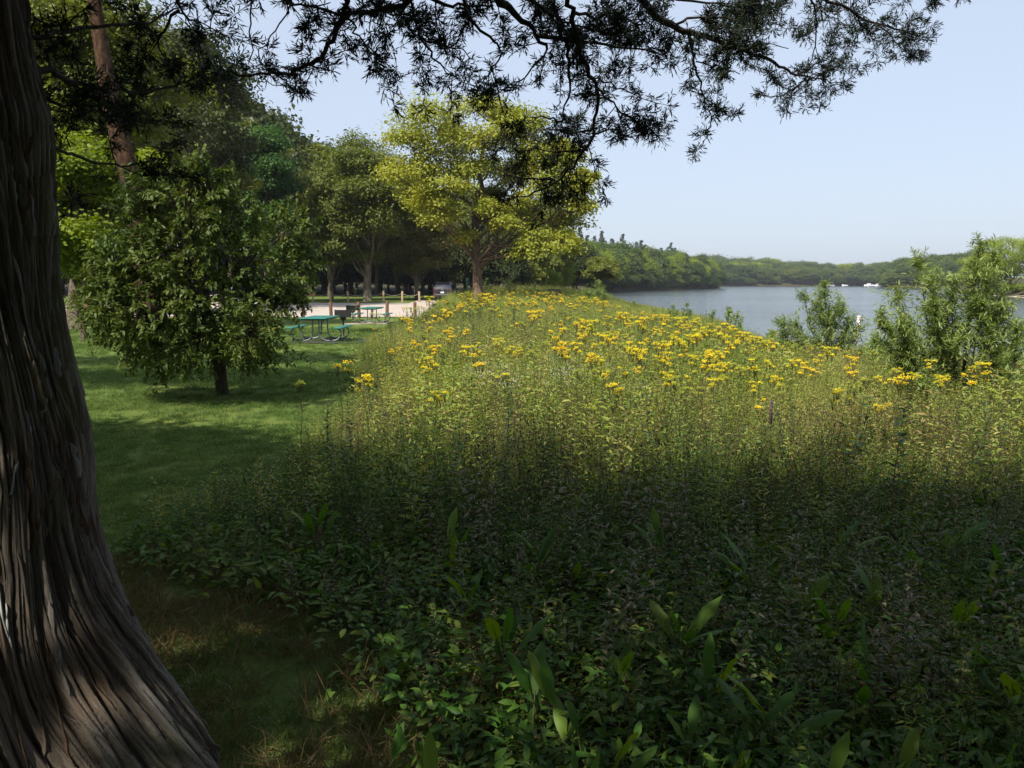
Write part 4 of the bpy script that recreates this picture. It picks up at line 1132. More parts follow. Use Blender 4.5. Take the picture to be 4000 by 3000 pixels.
for k in range(4):
    C = MB(); n = 26
    p = np.stack([g.normal(size=n) * .09, g.normal(size=n) * .09, g.uniform(.02, .14, n)], 1)
    C.leaves(p, np.stack([g.normal(size=n), g.normal(size=n), .3 + 0 * p[:, 0]], 1), np.array([0, 0, 1.]) + g.normal(size=(n, 3)) * .4, g.uniform(.03, .06, n), .018, 0, None, 'leaf', .2)
    low_m.append(C.mesh('low_leaves', [L_FORE]))
turf_m = []
for k in range(4):
    C = MB(); n = 44
    p = np.stack([g.uniform(-.08, .08, n), g.uniform(-.08, .08, n), np.zeros(n) - .005], 1)
    C.leaves(p, np.stack([g.normal(size=n) * .6, g.normal(size=n) * .6, np.ones(n)], 1), g.normal(size=(n, 3)), g.uniform(.035, .075, n), .0045, 0, None, 'quad', .3)
    turf_m.append(C.mesh('turf', [M_GRASS]))
dry_m = []
for k in range(3):
    C = MB(); n = 40
    p = np.stack([g.uniform(-.09, .09, n), g.uniform(-.09, .09, n), np.zeros(n)], 1)
    C.leaves(p, np.stack([g.normal(size=n) * .9, g.normal(size=n) * .9, np.ones(n) * .8], 1), g.normal(size=(n, 3)), g.uniform(.06, .17, n), .004, 0, None, 'leaf', .4)
    dry_m.append(C.mesh('dry_grass', [M_DRYG]))

def scatter(name, meshes, P, S, tilt=.12, kind='stuff', zrot=None, label=None):
    """one object of countless plants: geometry nodes instance the meshes on points"""
    n = len(P)
    coll = proto_coll(name, meshes)
    me = bpy.data.meshes.new(name); me.vertices.add(n); me.vertices.foreach_set('co', np.asarray(P, float).ravel())
    rt = np.stack([rng.normal(size=n) * tilt, rng.normal(size=n) * tilt, rng.uniform(0, 6.28, n)], 1)
    a = me.attributes.new('rot', 'FLOAT_VECTOR', 'POINT'); a.data.foreach_set('vector', rt.astype(np.float32).ravel())
    a = me.attributes.new('scl', 'FLOAT', 'POINT'); a.data.foreach_set('value', np.asarray(S, np.float32))
    a = me.attributes.new('idx', 'INT', 'POINT'); a.data.foreach_set('value', rng.integers(0, len(meshes), n).astype(np.int32))
    o = bpy.data.objects.new(name, me); COL.objects.link(o)
    ng = bpy.data.node_groups.new(name, 'GeometryNodeTree')
    ng.interface.new_socket('Geometry', in_out='INPUT', socket_type='NodeSocketGeometry')
    ng.interface.new_socket('Geometry', in_out='OUTPUT', socket_type='NodeSocketGeometry')
    n_ = ng.nodes; l_ = ng.links
    gi = n_.new('NodeGroupInput'); go = n_.new('NodeGroupOutput')
    ci = n_.new('GeometryNodeCollectionInfo'); ci.inputs['Collection'].default_value = coll
    ci.inputs['Separate Children'].default_value = True; ci.inputs['Reset Children'].default_value = True
    ip = n_.new('GeometryNodeInstanceOnPoints'); ip.inputs['Pick Instance'].default_value = True
    def na_(nm, ty):
        q = n_.new('GeometryNodeInputNamedAttribute'); q.data_type = ty; q.inputs['Name'].default_value = nm; return q
    er = n_.new('FunctionNodeEulerToRotation')
    l_.new(gi.outputs[0], ip.inputs['Points']); l_.new(ci.outputs[0], ip.inputs['Instance'])
    l_.new(na_('idx', 'INT').outputs[0], ip.inputs['Instance Index'])
    l_.new(na_('rot', 'FLOAT_VECTOR').outputs[0], er.inputs[0]); l_.new(er.outputs[0], ip.inputs['Rotation'])
    l_.new(na_('scl', 'FLOAT').outputs[0], ip.inputs['Scale'])
    l_.new(ip.outputs[0], go.inputs[0])
    md_ = o.modifiers.new('scatter', 'NODES'); md_.node_group = ng
    tag(o, kind=kind)
    return o

def pts(dens, D0, D1, margin=60, poly=None, inside=True, px0=-200, px1=4900, extra=None, buf=0.0, maxn=60000):
    """random ground points between distances D0 and D1 within (and a bit around) the view"""
    W0 = (px1 - px0) / F
    area = W0 * (D1 ** 2 - D0 ** 2) / 2
    n = min(maxn, int(area * dens))
    D = np.sqrt(rng.uniform(D0 ** 2, D1 ** 2, n)); u = rng.uniform(px0, px1, n)
    x = (u - 2000) / F * D; y = D
    k = np.ones(n, bool)
    if poly is not None:
        d = sdf(poly, x, y); k &= (d < -buf) if inside else (d > buf)
    k &= sdf(WPOLY, x, y) > .2
    if extra is not None: k &= extra(x, y)
    x, y = x[k], y[k]
    return x, y
def P3(x, y, dz=0): return np.stack([x, y, G(x, y) + dz], 1)
JX, JYY = -1.7, JY
def off_trunk(x, y): return np.hypot(x - JX, y - JYY) > .75
def hcap(x, y):
    """tallest growth the meadow carries at a place: it falls away towards the shore"""
    u = x / y * F + 2000
    sk = np.interp(u, [1500, 2000, 2330, 2450, 2800, 3000, 3250, 3600, 4000], [1060, 1090, 1130, 1175, 1232, 1305, 1330, 1370, 1400])
    return np.clip(1.62 - G(x, y) - (sk - 1100) / F * y, .25, 2.0)
def hscale(x, y):
    """how tall the meadow stands at a place (1 = 1 m plants)"""
    h = np.interp(y, [2, 3.2, 4.5, 6, 8, 14, 30, 60, 90], [.42, .48, .55, .64, .75, .92, 1.0, 1.05, 1.0])
    edge = sstep(0, 1.3, -sdf(MPOLY, x, y)); h = h * (.55 + .45 * edge)
    sh = sstep(1, 11, sdf(WPOLY, x, y)); h = h * (.6 + .4 * sh)
    h = h * (.82 + .36 * vn(x * .45, y * .45, 77))
    h = h * (1 - .3 * sstep(-.07, -.13, x / y) * sstep(18, 28, y))
    h = h * (1 - .22 * sstep(.18, .42, x / y) * sstep(6, 9, y) * sstep(50, 30, y))
    return np.minimum(h, hcap(x, y) / 1.12)
# --- foreground (2.2 - 7 m)
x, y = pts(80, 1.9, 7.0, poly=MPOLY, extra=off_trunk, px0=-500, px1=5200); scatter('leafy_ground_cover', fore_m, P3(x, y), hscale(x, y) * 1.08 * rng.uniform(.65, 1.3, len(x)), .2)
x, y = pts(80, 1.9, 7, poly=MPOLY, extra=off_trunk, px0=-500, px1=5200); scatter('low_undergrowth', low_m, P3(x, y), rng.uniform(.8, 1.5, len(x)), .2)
# --- weeds
weed_shade_m = []
for me_ in weedn_m:
    q = me_.copy(); q.materials.clear(); q.materials.append(L_STEM); q.materials.append(L_FORE); weed_shade_m.append(q)  # same weeds with darker leaves: foreground shade put into their colour
x1, y1 = pts(26, 2.6, 4.7, poly=MPOLY)
scatter('shaded_leafy_weeds', weed_shade_m, P3(x1, y1), hscale(x1, y1) * rng.uniform(.62, 1.3, len(x1)))
darkw_m = []
for k in range(4):
    C = MB(); leafy_stem(C, g.uniform(1.0, 1.25), 44, g.uniform(.07, .095), g.uniform(.3, .42), g, 0, 1, .12, kind='leaf', updir=.7, r=.0045, topsmall=.6)
    darkw_m.append(C.mesh('tall_dark_weed', [L_STEM, L_BLUEG]))
x1, y1 = pts(1.5, 4.2, 26, poly=MPOLY)
scatter('tall_dark_weeds', darkw_m, P3(x1, y1), np.minimum(hcap(x1, y1), hscale(x1, y1) * rng.uniform(.9, 1.2, len(x1))))
x1, y1 = pts(27, 4.6, 15, poly=MPOLY)
scatter('leafy_meadow_weeds', weedn_m, P3(x1, y1), hscale(x1, y1) * rng.uniform(.62, 1.3, len(x1)) * (.7 + .55 * vn(x1 * 1.3, y1 * 1.3, 71)))
x1, y1 = pts(9, 5, 14, poly=MPOLY); x2, y2 = pts(14, 14, 34, poly=MPOLY); x3, y3 = pts(5, 34, 85, poly=MPOLY)
x = np.concatenate([x1, x2, x3]); y = np.concatenate([y1, y2, y3])
scatter('weedy_meadow_plants', weed_m, P3(x, y), hscale(x, y) * rng.uniform(.75, 1.2, len(x)) * np.interp(y, [0, 30, 80], [1, 1.05, 1.4]))
# --- tall grass, more towards the shore and in the far bank
x1, y1 = pts(12, 5, 14, poly=MPOLY); x2, y2 = pts(11, 14, 40, poly=MPOLY); x3, y3 = pts(7, 40, 95, poly=MPOLY)
x = np.concatenate([x1, x2, x3]); y = np.concatenate([y1, y2, y3])
k = (vn(x * .3, y * .3, 41) + np.interp(sdf(WPOLY, x, y), [0, 7, 12], [.6, .2, 0]) + np.interp(y, [5, 12, 40, 50], [-.14, -.05, 0, .3])) > .6
x, y = x[k], y[k]
scatter('tall_meadow_grass', tall_m, P3(x, y), hscale(x, y) * rng.uniform(.7, 1.15, len(x)) * np.interp(y, [0, 30, 80], [1, 1.0, 1.2]))
# --- dry brown seed heads: a patch right of centre at 5-9 m and scattered in the middle
x1, y1 = pts(42, 4.0, 9, poly=MPOLY); x2, y2 = pts(8, 9, 26, poly=MPOLY)
def brownness(x, y): return np.exp(-(((x - 2.6) / 2.2) ** 2 + ((y - 5.4) / 1.3) ** 2)) * .95 + np.exp(-(((x + .6) / 1.4) ** 2 + ((y - 7) / 1.6) ** 2)) * .55 + .15 + .3 * (vn(x * .8 + 4, y * .8, 52) > .66)
x = np.concatenate([x1, x2]); y = np.concatenate([y1, y2]); k = rng.random(len(x)) < brownness(x, y) + (vn(x * .5, y * .5, 51) > .6) * .25 * (y > 8)
x, y = x[k], y[k]; scatter('dry_seedhead_plants', brown_m, P3(x, y), hscale(x, y) * rng.uniform(.8, 1.1, len(x)))
# --- asters
x, y = pts(10, 8, 17, poly=MPOLY, px0=1750, px1=2600); k = rng.random(len(x)) < np.exp(-(((x - .2) / 1.3) ** 2 + ((y - 10) / 3) ** 2)) * .4
scatter('white_asters', aster_m, P3(x[k], y[k]), hscale(x[k], y[k]) * 1.0)
# --- buds and flowers
def bloom(x, y):
    u = x / y * F + 2000
    b = np.interp(y, [5, 7.5, 11, 16, 30, 60, 95], [.4, .95, 1, 1, .85, .9, .9]) * (.06 + .94 * sstep(4, 11, sdf(WPOLY, x, y))) * (.35 + .65 * sstep(.0, .9, hcap(x, y)))
    b = b * np.interp(u, [2700, 3100, 4900], [1, .45, .45])
    b = b * (.35 + .8 * (vn(x * .35 + 9, y * .25, 61) > .42))
    return b
x1, y1 = pts(13, 4.9, 14, poly=MPOLY, buf=.6); x2, y2 = pts(1.9, 14, 40, poly=MPOLY, buf=.3); x3, y3 = pts(.9, 40, 88, poly=MPOLY, buf=.5)
x = np.concatenate([x1, x2, x3]); y = np.concatenate([y1, y2, y3]); k = rng.random(len(x)) < bloom(x, y); x, y = x[k], y[k]
u = x / y * F + 2000
k = ((y > 44) & (u > 1600) & (u < 1850)) | ((y > 24) & (u < 1640)) ; x, y, u = x[~k], y[~k], u[~k]
o_ = np.argsort(y); x, y = x[o_], y[o_]
bud = rng.random(len(x)) < .42
xb, yb = x[bud], y[bud]; scatter('budding_goldenrod', bud_m, P3(xb, yb), np.minimum(np.maximum(.4, hcap(xb, yb) - 30 / F * yb), hscale(xb, yb) * rng.uniform(.98, 1.22, len(xb)) * np.interp(yb, [0, 40, 80], [1.05, 1.1, 1.35])))
xg, yg = x[~bud], y[~bud]
NI = 290
xg0 = 0
sc_ = hscale(xg, yg) * rng.uniform(.92, 1.34, len(xg)) * np.interp(yg, [5, 9, 14, 40, 80], [1.22, 1.18, 1.08, 1.15, 1.4])
sc_ = np.minimum(sc_, np.maximum(.4, hcap(xg, yg) - 38 / F * yg))
if len(xg) > NI: scatter('goldenrod_flowers', gold_m, P3(xg[NI:], yg[NI:]), sc_[NI:])
gparts = [(S.mesh('stem', L_STEM), Lf.mesh('foliage', L_WEED), Fl.mesh('flower_head', [M_FLOW, L_STEM])) for S, Lf, Fl in GR]
for i in range(min(NI, len(xg))):
    X, Yv = xg[i], yg[i]; u_ = X / Yv * F + 2000
    side = 'left part' if u_ < 1700 else ('middle' if u_ < 2700 else 'right part')
    near = 'near the shade line' if Yv < 9 else 'farther back'
    r = empty('goldenrod', (X, Yv, g1(X, Yv)), rng.uniform(0, 6.28), (sc_[i],) * 3)
    tag(r, 'stem with flat yellow head, %s of meadow, %s' % (side, near), 'flower', 'yellow goldenrods in the %s of the meadow, %s' % (side, near))
    for me in gparts[rng.integers(5)]:
        c = bpy.data.objects.new(me.name.split('.')[0], me); COL.objects.link(c); c.parent = r
# --- lawn
x1, y1 = pts(95, 2.2, 9, poly=MPOLY, inside=False, buf=-.2, extra=lambda a, c: off_trunk(a, c) & (a < 2), px0=-300, px1=2200)
x2, y2 = pts(45, 9, 16, poly=MPOLY, inside=False, buf=-.2, extra=lambda a, c: a < 0, px1=1900); x3, y3 = pts(14, 16, 34, poly=MPOLY, inside=False, extra=lambda a, c: a < 0, px1=1700)
x = np.concatenate([x1, x2, x3]); y = np.concatenate([y1, y2, y3])
scatter('lawn_grass', turf_m, P3(x, y), rng.uniform(.7, 1.2, len(x)) * np.interp(y, [0, 9, 16, 34], [.85, 1, 1.3, 1.7]))
x, y = pts(60, 1.8, 4.6, px0=-200, px1=2000, extra=lambda a, c: (sdf(MPOLY, a, c) > -.5) & (np.hypot(a - JX, c - JYY) > .45))
scatter('dry_grass', dry_m, P3(x, y), rng.uniform(.6, 1.3, len(x)))
# ------------------------------------------------------------------ individual foreground plants
dock_leaf = []
g = np.random.default_rng(31)
for k in range(5):
    C = MB(); n = 9; Lh = g.uniform(.16, .26); W = Lh * g.uniform(.26, .36); bend = g.uniform(.1, .5); V = []
    for j in range(n):
        t = j / (n - 1); w = W * (math.sin(math.pi * min(1, t * .93 + .05)) ** .75) * .5 if t < .99 else .002
        z = t * Lh * math.cos(bend * t); yb = t * Lh * math.sin(bend * t) ; wav = .006 * math.sin(t * 14 + k)
        V += [(-w, yb + wav + w * .35, z), (0, yb, z), (w, yb - wav + w * .35, z)]
    C.add(np.array(V) + np.array([0, 0, .09]), [[j * 3 + q, j * 3 + q + 1, j * 3 + q + 4, j * 3 + q + 3] for j in range(n - 1) for q in range(2)], 0, g.random(), True)
    C.tube([(0, 0, -.05), (0, 0, .05), (0, 0, .10), (0, Lh * .1, .09 + Lh * .5)], [.004, .0035, .003, .0018], 4, 1)
    dock_leaf.append(C.mesh('leaf', [L_DOCK, L_STEM]))
dock_px = [(2250, 2140), (2090, 2130), (2480, 2200), (1840, 2250), (2240, 2720), (1230, 1990), (3250, 2330), (3420, 2280), (2800, 2560), (3080, 2400), (3390, 2540), (3550, 2400), (2120, 2620), (3720, 2350), (3820, 2480), (3260, 2960), (3480, 2880),
           (2900, 2880), (3000, 2700), (3680, 2760), (3880, 2860), (3130, 2250), (2660, 2380), (2440, 2520), (1560, 2780), (1650, 2950), (2300, 2940), (2420, 2850), (2720, 2760), (3960, 2560), (3900, 2200), (3600, 2150), (2950, 2180), (2580, 2060), (1960, 2420), (1760, 2080), (3300, 2060), (3700, 2080)]
for i, (px, py) in enumerate(dock_px):
    p = at(px, py, 10.); d = p - EYE; t = (EYE[2] - .33) / (-d[2]); x, y = EYE[0] + d[0] * t, EYE[1] + d[1] * t
    r = empty('broad_leaved_plant', (x, y, g1(x, y) + .05 + .02 * y))
    where = 'bottom edge' if py > 2700 else ('middle of the shaded foreground' if py > 2200 else 'back of the shaded foreground')
    side = 'right' if px > 3100 else ('left' if px < 2000 else 'centre')
    band = [q for q in dock_px if (q[1] > 2700) == (py > 2700) and ((q[1] > 2200) == (py > 2200))]
    rank = sorted(q[0] for q in band).index(px) + 1; m_ = len(band)
    ORD = ['', 'leftmost', 'second', 'third', 'fourth', 'fifth', 'sixth', 'seventh', 'eighth', 'ninth', 'tenth', 'eleventh', 'twelfth', 'thirteenth', 'fourteenth', 'fifteenth']
    rr_ = ORD[rank] + (' from the left' if rank > 1 else '') if rank <= (m_ + 1) // 2 else ('rightmost' if rank == m_ else ORD[m_ - rank + 1] + ' from the right')
    tag(r, 'clump of broad upright leaves, %s along the %s' % (rr_, {'bottom edge': 'bottom edge', 'middle of the shaded foreground': 'middle of the shade', 'back of the shaded foreground': 'back of the shade'}[where]), 'plant', 'broad-leaved plants in the shaded foreground')
    for k in range(g.integers(3, 6)):
        o = bpy.data.objects.new('leaf', dock_leaf[g.integers(5)]); COL.objects.link(o); o.parent = r
        a = g.uniform(0, 6.28); o.rotation_euler = (g.uniform(-.75, -.1), g.normal() * .1, a); s_ = g.uniform(.4, .85) * (.72 if py > 2700 else 1); o.scale = (s_, s_, s_)
        o.location = (g.normal() * .02, g.normal() * .02, g.uniform(-.02, .08))

def stalk(name, px, py_top, Y, label, cat, H=None, nleaf=34, LL=.09, W_=.3, mats=None, lean=.1, headfn=None, seed=1, r=.005, bow=(0, 0)):
    g_ = np.random.default_rng(seed); p = at(px, py_top, Y); z0 = g1(p[0], Y)
    H = (p[2] - z0)
    S = MB(); tmp = MB()
    global g
    top = leafy_stem(tmp, H, nleaf, LL, W_, g_, 0, 1, lean, kind='leaf', r=r, updir=.55)
    Lf = MB()
    for (v, t), (f, m_, q) in zip(tmp.v[:1], tmp.f[:1]): S.add(v, f, 0, t, q)
    Lf.v = tmp.v[1:]; Lf.f = [(f - tmp.v[0][0].shape[0], 0, q) for f, m_, q in tmp.f[1:]]; Lf.n = tmp.n - tmp.v[0][0].shape[0]
    rt = tag(empty(name, (p[0] - top[0], Y - top[1], z0)), label, cat)
    S.build('stem', mats[0] if mats else L_STEM, rt); Lf.build('foliage', mats[1] if mats else L_WEED, rt)
    if headfn:
        h = MB(); mt, nm = headfn(h, top, g_); h.build(nm, mt, rt)
    return rt
def head_gold(h, top, g_):
    for k in range(5): flat_head(h, top + np.array([g_.normal() * .04, g_.normal() * .04, g_.uniform(-.05, .01)]), .04, 30, g_, 0, 1, .0055)
    return [M_FLOW, L_STEM], 'flower_head'
def head_bud(h, top, g_):
    for k in range(4): flat_head(h, top + np.array([g_.normal() * .03, g_.normal() * .03, g_.uniform(-.04, .01)]), .03, 22, g_, 0, 1, .0045)
    return [M_BUD, L_STEM], 'flower_head'
def head_purple(h, top, g_):
    n = 160; t = g_.random(n); a = g_.uniform(0, 6.28, n)
    h.blobs(top + np.stack([np.cos(a) * .008, np.sin(a) * .008, -.02 - t * .16], 1), .005, 0, None, 1.4); return M_PURP, 'flower_spike'
def head_rust(h, top, g_):
    n = 60; a = g_.uniform(0, 6.28, n); q = g_.random(n) * .06
    h.blobs(top + np.stack([np.cos(a) * q, np.sin(a) * q, g_.normal(size=n) * .015], 1), .005, 0, None, .7); return L_BROWN, 'seed_head'
stalk('tall_leafy_stalk', 1390, 1128, 11.5, 'tall leafy stalk rising in front of the far picnic table at the meadow edge', 'plant', nleaf=46, LL=.085, seed=41, lean=.04)
stalk('tall_leafy_stalk', 1470, 1230, 11, 'shorter leafy stalk just right of the tallest one beside the picnic tables', 'plant', nleaf=40, LL=.08, seed=42, headfn=head_bud, lean=.06)
stalk('tall_leafy_stalk', 1170, 1510, 6.2, 'thin leafy stalk at the left edge of the meadow with pale green tip', 'plant', nleaf=30, LL=.07, seed=43, headfn=head_bud, lean=.04)
stalk('tall_leafy_stalk', 1280, 1580, 6.0, 'dark thick-leaved stalk at the left meadow edge, the one farthest left', 'plant', nleaf=44, LL=.075, W_=.45, seed=44, mats=(L_STEM, L_BLUEG), lean=.03)
stalk('tall_leafy_stalk', 1355, 1560, 6.4, 'dark thick-leaved stalk just right of its twin at the left meadow edge', 'plant', nleaf=44, LL=.075, W_=.45, seed=45, mats=(L_STEM, L_BLUEG), lean=.05)
stalk('tall_leafy_stalk', 1440, 1490, 7.0, 'green stalk with yellow-green flowers at the left meadow edge', 'plant', nleaf=44, LL=.08, seed=46, headfn=head_gold, lean=.05)
stalk('milkweed', 3535, 1590, 5.2, 'dark bluish stalk leaning right over the shade line at the right', 'plant', nleaf=30, LL=.13, W_=.42, seed=47, mats=(L_STEM, L_BLUEG), lean=.22)
stalk('milkweed', 3400, 1560, 5.3, 'dark bluish stalk leaning left beside its twin at the right shade line', 'plant', nleaf=30, LL=.12, W_=.42, seed=48, mats=(L_STEM, L_BLUEG), lean=-.2)
stalk('blazing_star', 3015, 1555, 5.6, 'stalk with a dull purple flower spike right of the meadow middle', 'flower', nleaf=40, LL=.07, W_=.12, seed=49, headfn=head_purple, lean=.08)
stalk('goldenrod', 3525, 1500, 5.6, 'yellow flower head on a stout stalk above the dark bluish stalks', 'flower', nleaf=40, LL=.08, seed=50, headfn=head_gold, lean=.04)
stalk('rust_seed_stalk', 3740, 2150, 3.9, 'dry stalk with flat rusty seed head at the right of the shaded foreground', 'plant', nleaf=16, LL=.06, seed=51, headfn=head_rust, mats=(L_BROWN, L_BROWN), lean=.03)
stalk('rust_seed_stalk', 2815, 2370, 3.2, 'dry stalk with a rusty tip in the middle of the shaded foreground', 'plant', nleaf=14, LL=.05, seed=52, headfn=head_rust, mats=(L_BROWN, L_BROWN), lean=.03)
stalk('leafy_stalk', 2640, 2290, 3.1, 'bright green leafy stalk in the centre of the shaded foreground', 'plant', nleaf=42, LL=.06, W_=.25, seed=53, mats=(L_STEM, L_FORE), lean=.06)
stalk('leafy_stalk', 3880, 1950, 4.3, 'tall thin leafy stalk with small yellow head, far right of the shaded foreground', 'plant', nleaf=30, LL=.07, W_=.3, seed=54, mats=(L_STEM, L_FORE), headfn=head_bud, lean=.03)
# seedling at the foot of the big trunk
C = MB(); C.leaves(np.array([[0, 0, .05], [0, 0, .055], [0, 0, .03], [0, 0, .075]]), np.array([[.3, -.2, .8], [-.5, -.3, .3], [.7, -.4, .2], [.05, -.1, 1.]]), np.array([[0, -1, .4], [0, -.4, 1], [0, -.4, 1], [0, -1, .2]]), .05, .026, 0, .9, 'leaf')
C.tube([(0, 0, -.02), (0, 0, .08)], [.0015, .001], 4, 1)
p = at(672, 2960, 2.35); x, y = p[0], p[1]
y = 2.20; x = at(672, 2960, y)[0]
tag(C.build('seedling', [L_LIME, L_STEM], None, (x, y, g1(x, y) + .03)), 'tiny bright green seedling at the foot of the big twisted trunk', 'plant')

# willows by the shore
def willow(px, D, boxes, label, seed, LL=.085, ntw=26, hd=1.0):
    g_ = np.random.default_rng(seed); bx = gx(px, D); gz = g1(bx, D); T = MB(); C = MB()
    for (x, y, r) in boxes:
        p = at(x, y, D); c = np.array([p[0] - bx, g_.uniform(-.5, .7) * hd, p[2] - gz]); rr = r / F * D
        b0 = np.array([c[0] * .25 + g_.normal() * .1, c[1] * .3, 0])
        P, rd = limb(b0, c, .014, .004, 6, .1, 0, g_); P[:, 2] = b0[2] + (c[2] - b0[2]) * np.linspace(0, 1, 6) ** .85
        T.tube(P, rd, 4, cap=False)
        n = ntw; f = g_.uniform(.25, 1, n) ** .7; i0 = np.clip((f * 5).astype(int), 0, 4); s = P[i0] + (P[i0 + 1] - P[i0]) * (f * 5 - i0)[:, None]
        up = unit(P[-1] - P[0]); d = unit(up * .9 + g_.normal(size=(n, 3)) * .55 + np.array([0, 0, .3]))
        twiggy(T, C, s, d, g_.uniform(.6, 1.15, n) * rr * 1.2, 15, LL, .2, g_, droop=.18, twr=.002)
    put_tree('willow_shrub', T, C, BARK_DK, L_WIL, (bx, D, gz), label, 'shrub')
willow(3730, 10.5, [(3790, 960, 60), (3830, 1000, 60), (3680, 1010, 60), (3650, 1080, 80), (3780, 1080, 80), (3860, 1120, 80), (3560, 1170, 90), (3700, 1180, 100), (3820, 1220, 100), (3600, 1280, 110), (3480, 1270, 80), (3920, 1290, 80), (3740, 1320, 110), (3850, 1380, 110), (3500, 1380, 90), (3640, 1420, 110), (3780, 1480, 110), (3950, 1420, 90), (3900, 1200, 60), (3700, 1100, 70), (3450, 1240, 40), (3590, 1120, 50), (3760, 1220, 100), (3680, 1350, 100), (3560, 1480, 90), (3880, 1500, 90), (3800, 1150, 80)],
       'tall willow shrub with thin upright shoots before the lake at the right', 71, .085, 44)
willow(3240, 17, [(3240, 1150, 45), (3190, 1200, 60), (3280, 1220, 60), (3330, 1260, 50), (3120, 1270, 60), (3220, 1270, 80), (3300, 1320, 70), (3080, 1320, 60), (3180, 1340, 80), (3370, 1350, 50), (3260, 1390, 70), (3120, 1390, 60), (3220, 1120, 40), (3160, 1160, 45), (3300, 1180, 50), (3060, 1280, 45), (3360, 1290, 55), (3010, 1350, 40)],
       'lower drooping willow shrub just left of the orange and white buoy', 72, .10, 34)
willow(3470, 15, [(3430, 1330, 50), (3500, 1300, 50), (3540, 1350, 60), (3460, 1400, 60), (3400, 1380, 50)], 'small willow shrub between the two bigger ones, right of the buoy', 73, .1, 34)
willow(3960, 9.5, [(3930, 1180, 30), (3960, 1280, 50), (3990, 1350, 60), (4010, 1420, 80), (3930, 1480, 80), (4060, 1500, 100), (3980, 1560, 90)], 'thin leafy shrub at the right edge beside the tall willow', 74, .08, 34)
willow(2330, 55, [(2330, 1120, 30), (2300, 1150, 35), (2360, 1145, 35), (2320, 1180, 40), (2370, 1175, 30)], 'small bright green bush near the water beyond the flower meadow', 75, .2, 30, 3)
for i, (px, py, D) in enumerate([(2690, 1185, 40), (2850, 1190, 34), (2895, 1215, 33), (3010, 1290, 25), (2630, 1190, 44), (2480, 1170, 55), (2780, 1210, 37), (1995, 1090, 66), (1900, 1085, 68), (2090, 1110, 62)]):
    willow(px, D, [(px, py + 8, 12), (px - 12, py + 25, 14), (px + 14, py + 30, 14)], ['thin weed standing against the lake, %s' % q for q in ('above the meadow skyline', 'left of a twin weed', 'right of a twin weed', 'lowest by the water near the drooping willow', 'on the far grassy edge', 'nearest the far left shore', 'between the skyline weeds')][i] if i < 7 else ['leafy weed sticking up behind the yellow flowers right of the big tree trunk', 'leafy weed close to the right side of the big tree trunk', 'leafy weed farther right behind the yellow flowers'][i - 7], 300 + i, .12, 16, 1)

# ------------------------------------------------------------------ picnic tables
M_TEAL = simple('teal_coated_boards', (.018, .16, .13), .34, 0, 12, .2, .1, spec=.5)
M_GALV = simple('galvanised_tube', (.16, .18, .19), .5, .5, 20, .2)
M_BLACK = simple('black_steel', (.012, .012, .013), .55, 0, 30, .4, .2)
M_SOOT = simple('steel_bracket', (.06, .06, .06), .7)
def picnic_table(loc, rz, label, boards=M_TEAL, tube=M_GALV):
    r = tag(empty('picnic_table', loc, rz), label, 'picnic table', 'picnic tables on the lawn')
    mb = MB(); mb.box((0, 0, .745), (.86, 1.83, .05), bev=.018); top = mb.build('table_top', boards, r)
    mb = MB(); mb.box((0, 0, .705), (.72, 1.6, .03)); mb.build('underframe', M_SOOT, r)
    for sx in (-1, 1):
        mb = MB(); mb.box((sx * .76, 0, .445), (.27, 1.83, .045), bev=.018); mb.build('seat', boards, r)
        for yy in (-.55, .55):
            pts_ = [(sx * .10, yy, .69), (sx * .10, yy, .30), (sx * .13, yy, .16), (sx * .20, yy, .07), (sx * .32, yy, .032), (sx * .58, yy, .03), (sx * .70, yy, .07), (sx * .79, yy, .17), (sx * .82, yy, .28), (sx * .79, yy, .36), (sx * .70, yy, .415)]
            Q, _ = smooth_path(np.array(pts_), 26)
            mb = MB(); mb.tube(Q, .024, 8); mb.build('leg', tube, r)
    for yy in (-.55, .55):
        mb = MB(); mb.tube([(-.10, yy + .03, .2), (.10, yy + .03, .2)], .015, 6); mb.tube([(-.3, yy, .685), (.3, yy, .685)], .018, 6); mb.build('crossbar', tube, r)
    mb = MB(); mb.tube([(0, -.5, .22), (0, .5, .66)], .014, 6); mb.build('brace', tube, r)
    return r
x = gx(1243, 25.3); t1 = picnic_table((x, 25.6, g1(x, 25.6) + .03), R(-1), 'nearer teal picnic table on a dark pad beside the small round tree')
x = gx(1455, 40); picnic_table((x, 40, g1(x, 40) + .03), R(-3), 'farther teal picnic table on the tan pad by the wooden posts')
M_TEAL_SHADED = simple('shade_toned_teal_boards', (.015, .06, .05), .5)  # teal boards darkened: the wood's shade is put into their colour
x = gx(1637, 79); picnic_table((x, 79, g1(x, 79)), R(60), 'distant picnic table left of the car, shade of the wood put into its colour', M_TEAL_SHADED, M_SOOT)
def grill(loc, rz, label):
    r = tag(empty('park_grill', loc, rz), label, 'grill', 'black pedestal grills by the picnic tables')
    mb = MB(); mb.tube([(0, 0, -.1), (0, 0, .62)], .032, 8); mb.build('post', M_BLACK, r)
    mb = MB(); mb.box((0, 0, .69), (.56, .40, .012)); mb.box((-.275, 0, .82), (.012, .40, .25)); mb.box((.275, 0, .82), (.012, .40, .25)); mb.box((0, -.195, .82), (.54, .012, .25)); mb.box((0, 0, .64), (.2, .2, .08)); mb.box((0, 0, .59), (.12, .12, .06))
    mb.build('firebox', M_BLACK, r)
    mb = MB()
    for k in range(12): mb.tube([(-.27, -.17 + k * .03, .90), (.27, -.17 + k * .03, .90)], .004, 4)
    mb.build('grate', M_SOOT, r)
    mb = MB(); mb.tube([(.28, 0, .86), (.38, 0, .86), (.38, .08, .86)], .012, 6); mb.build('handle', M_SOOT, r)
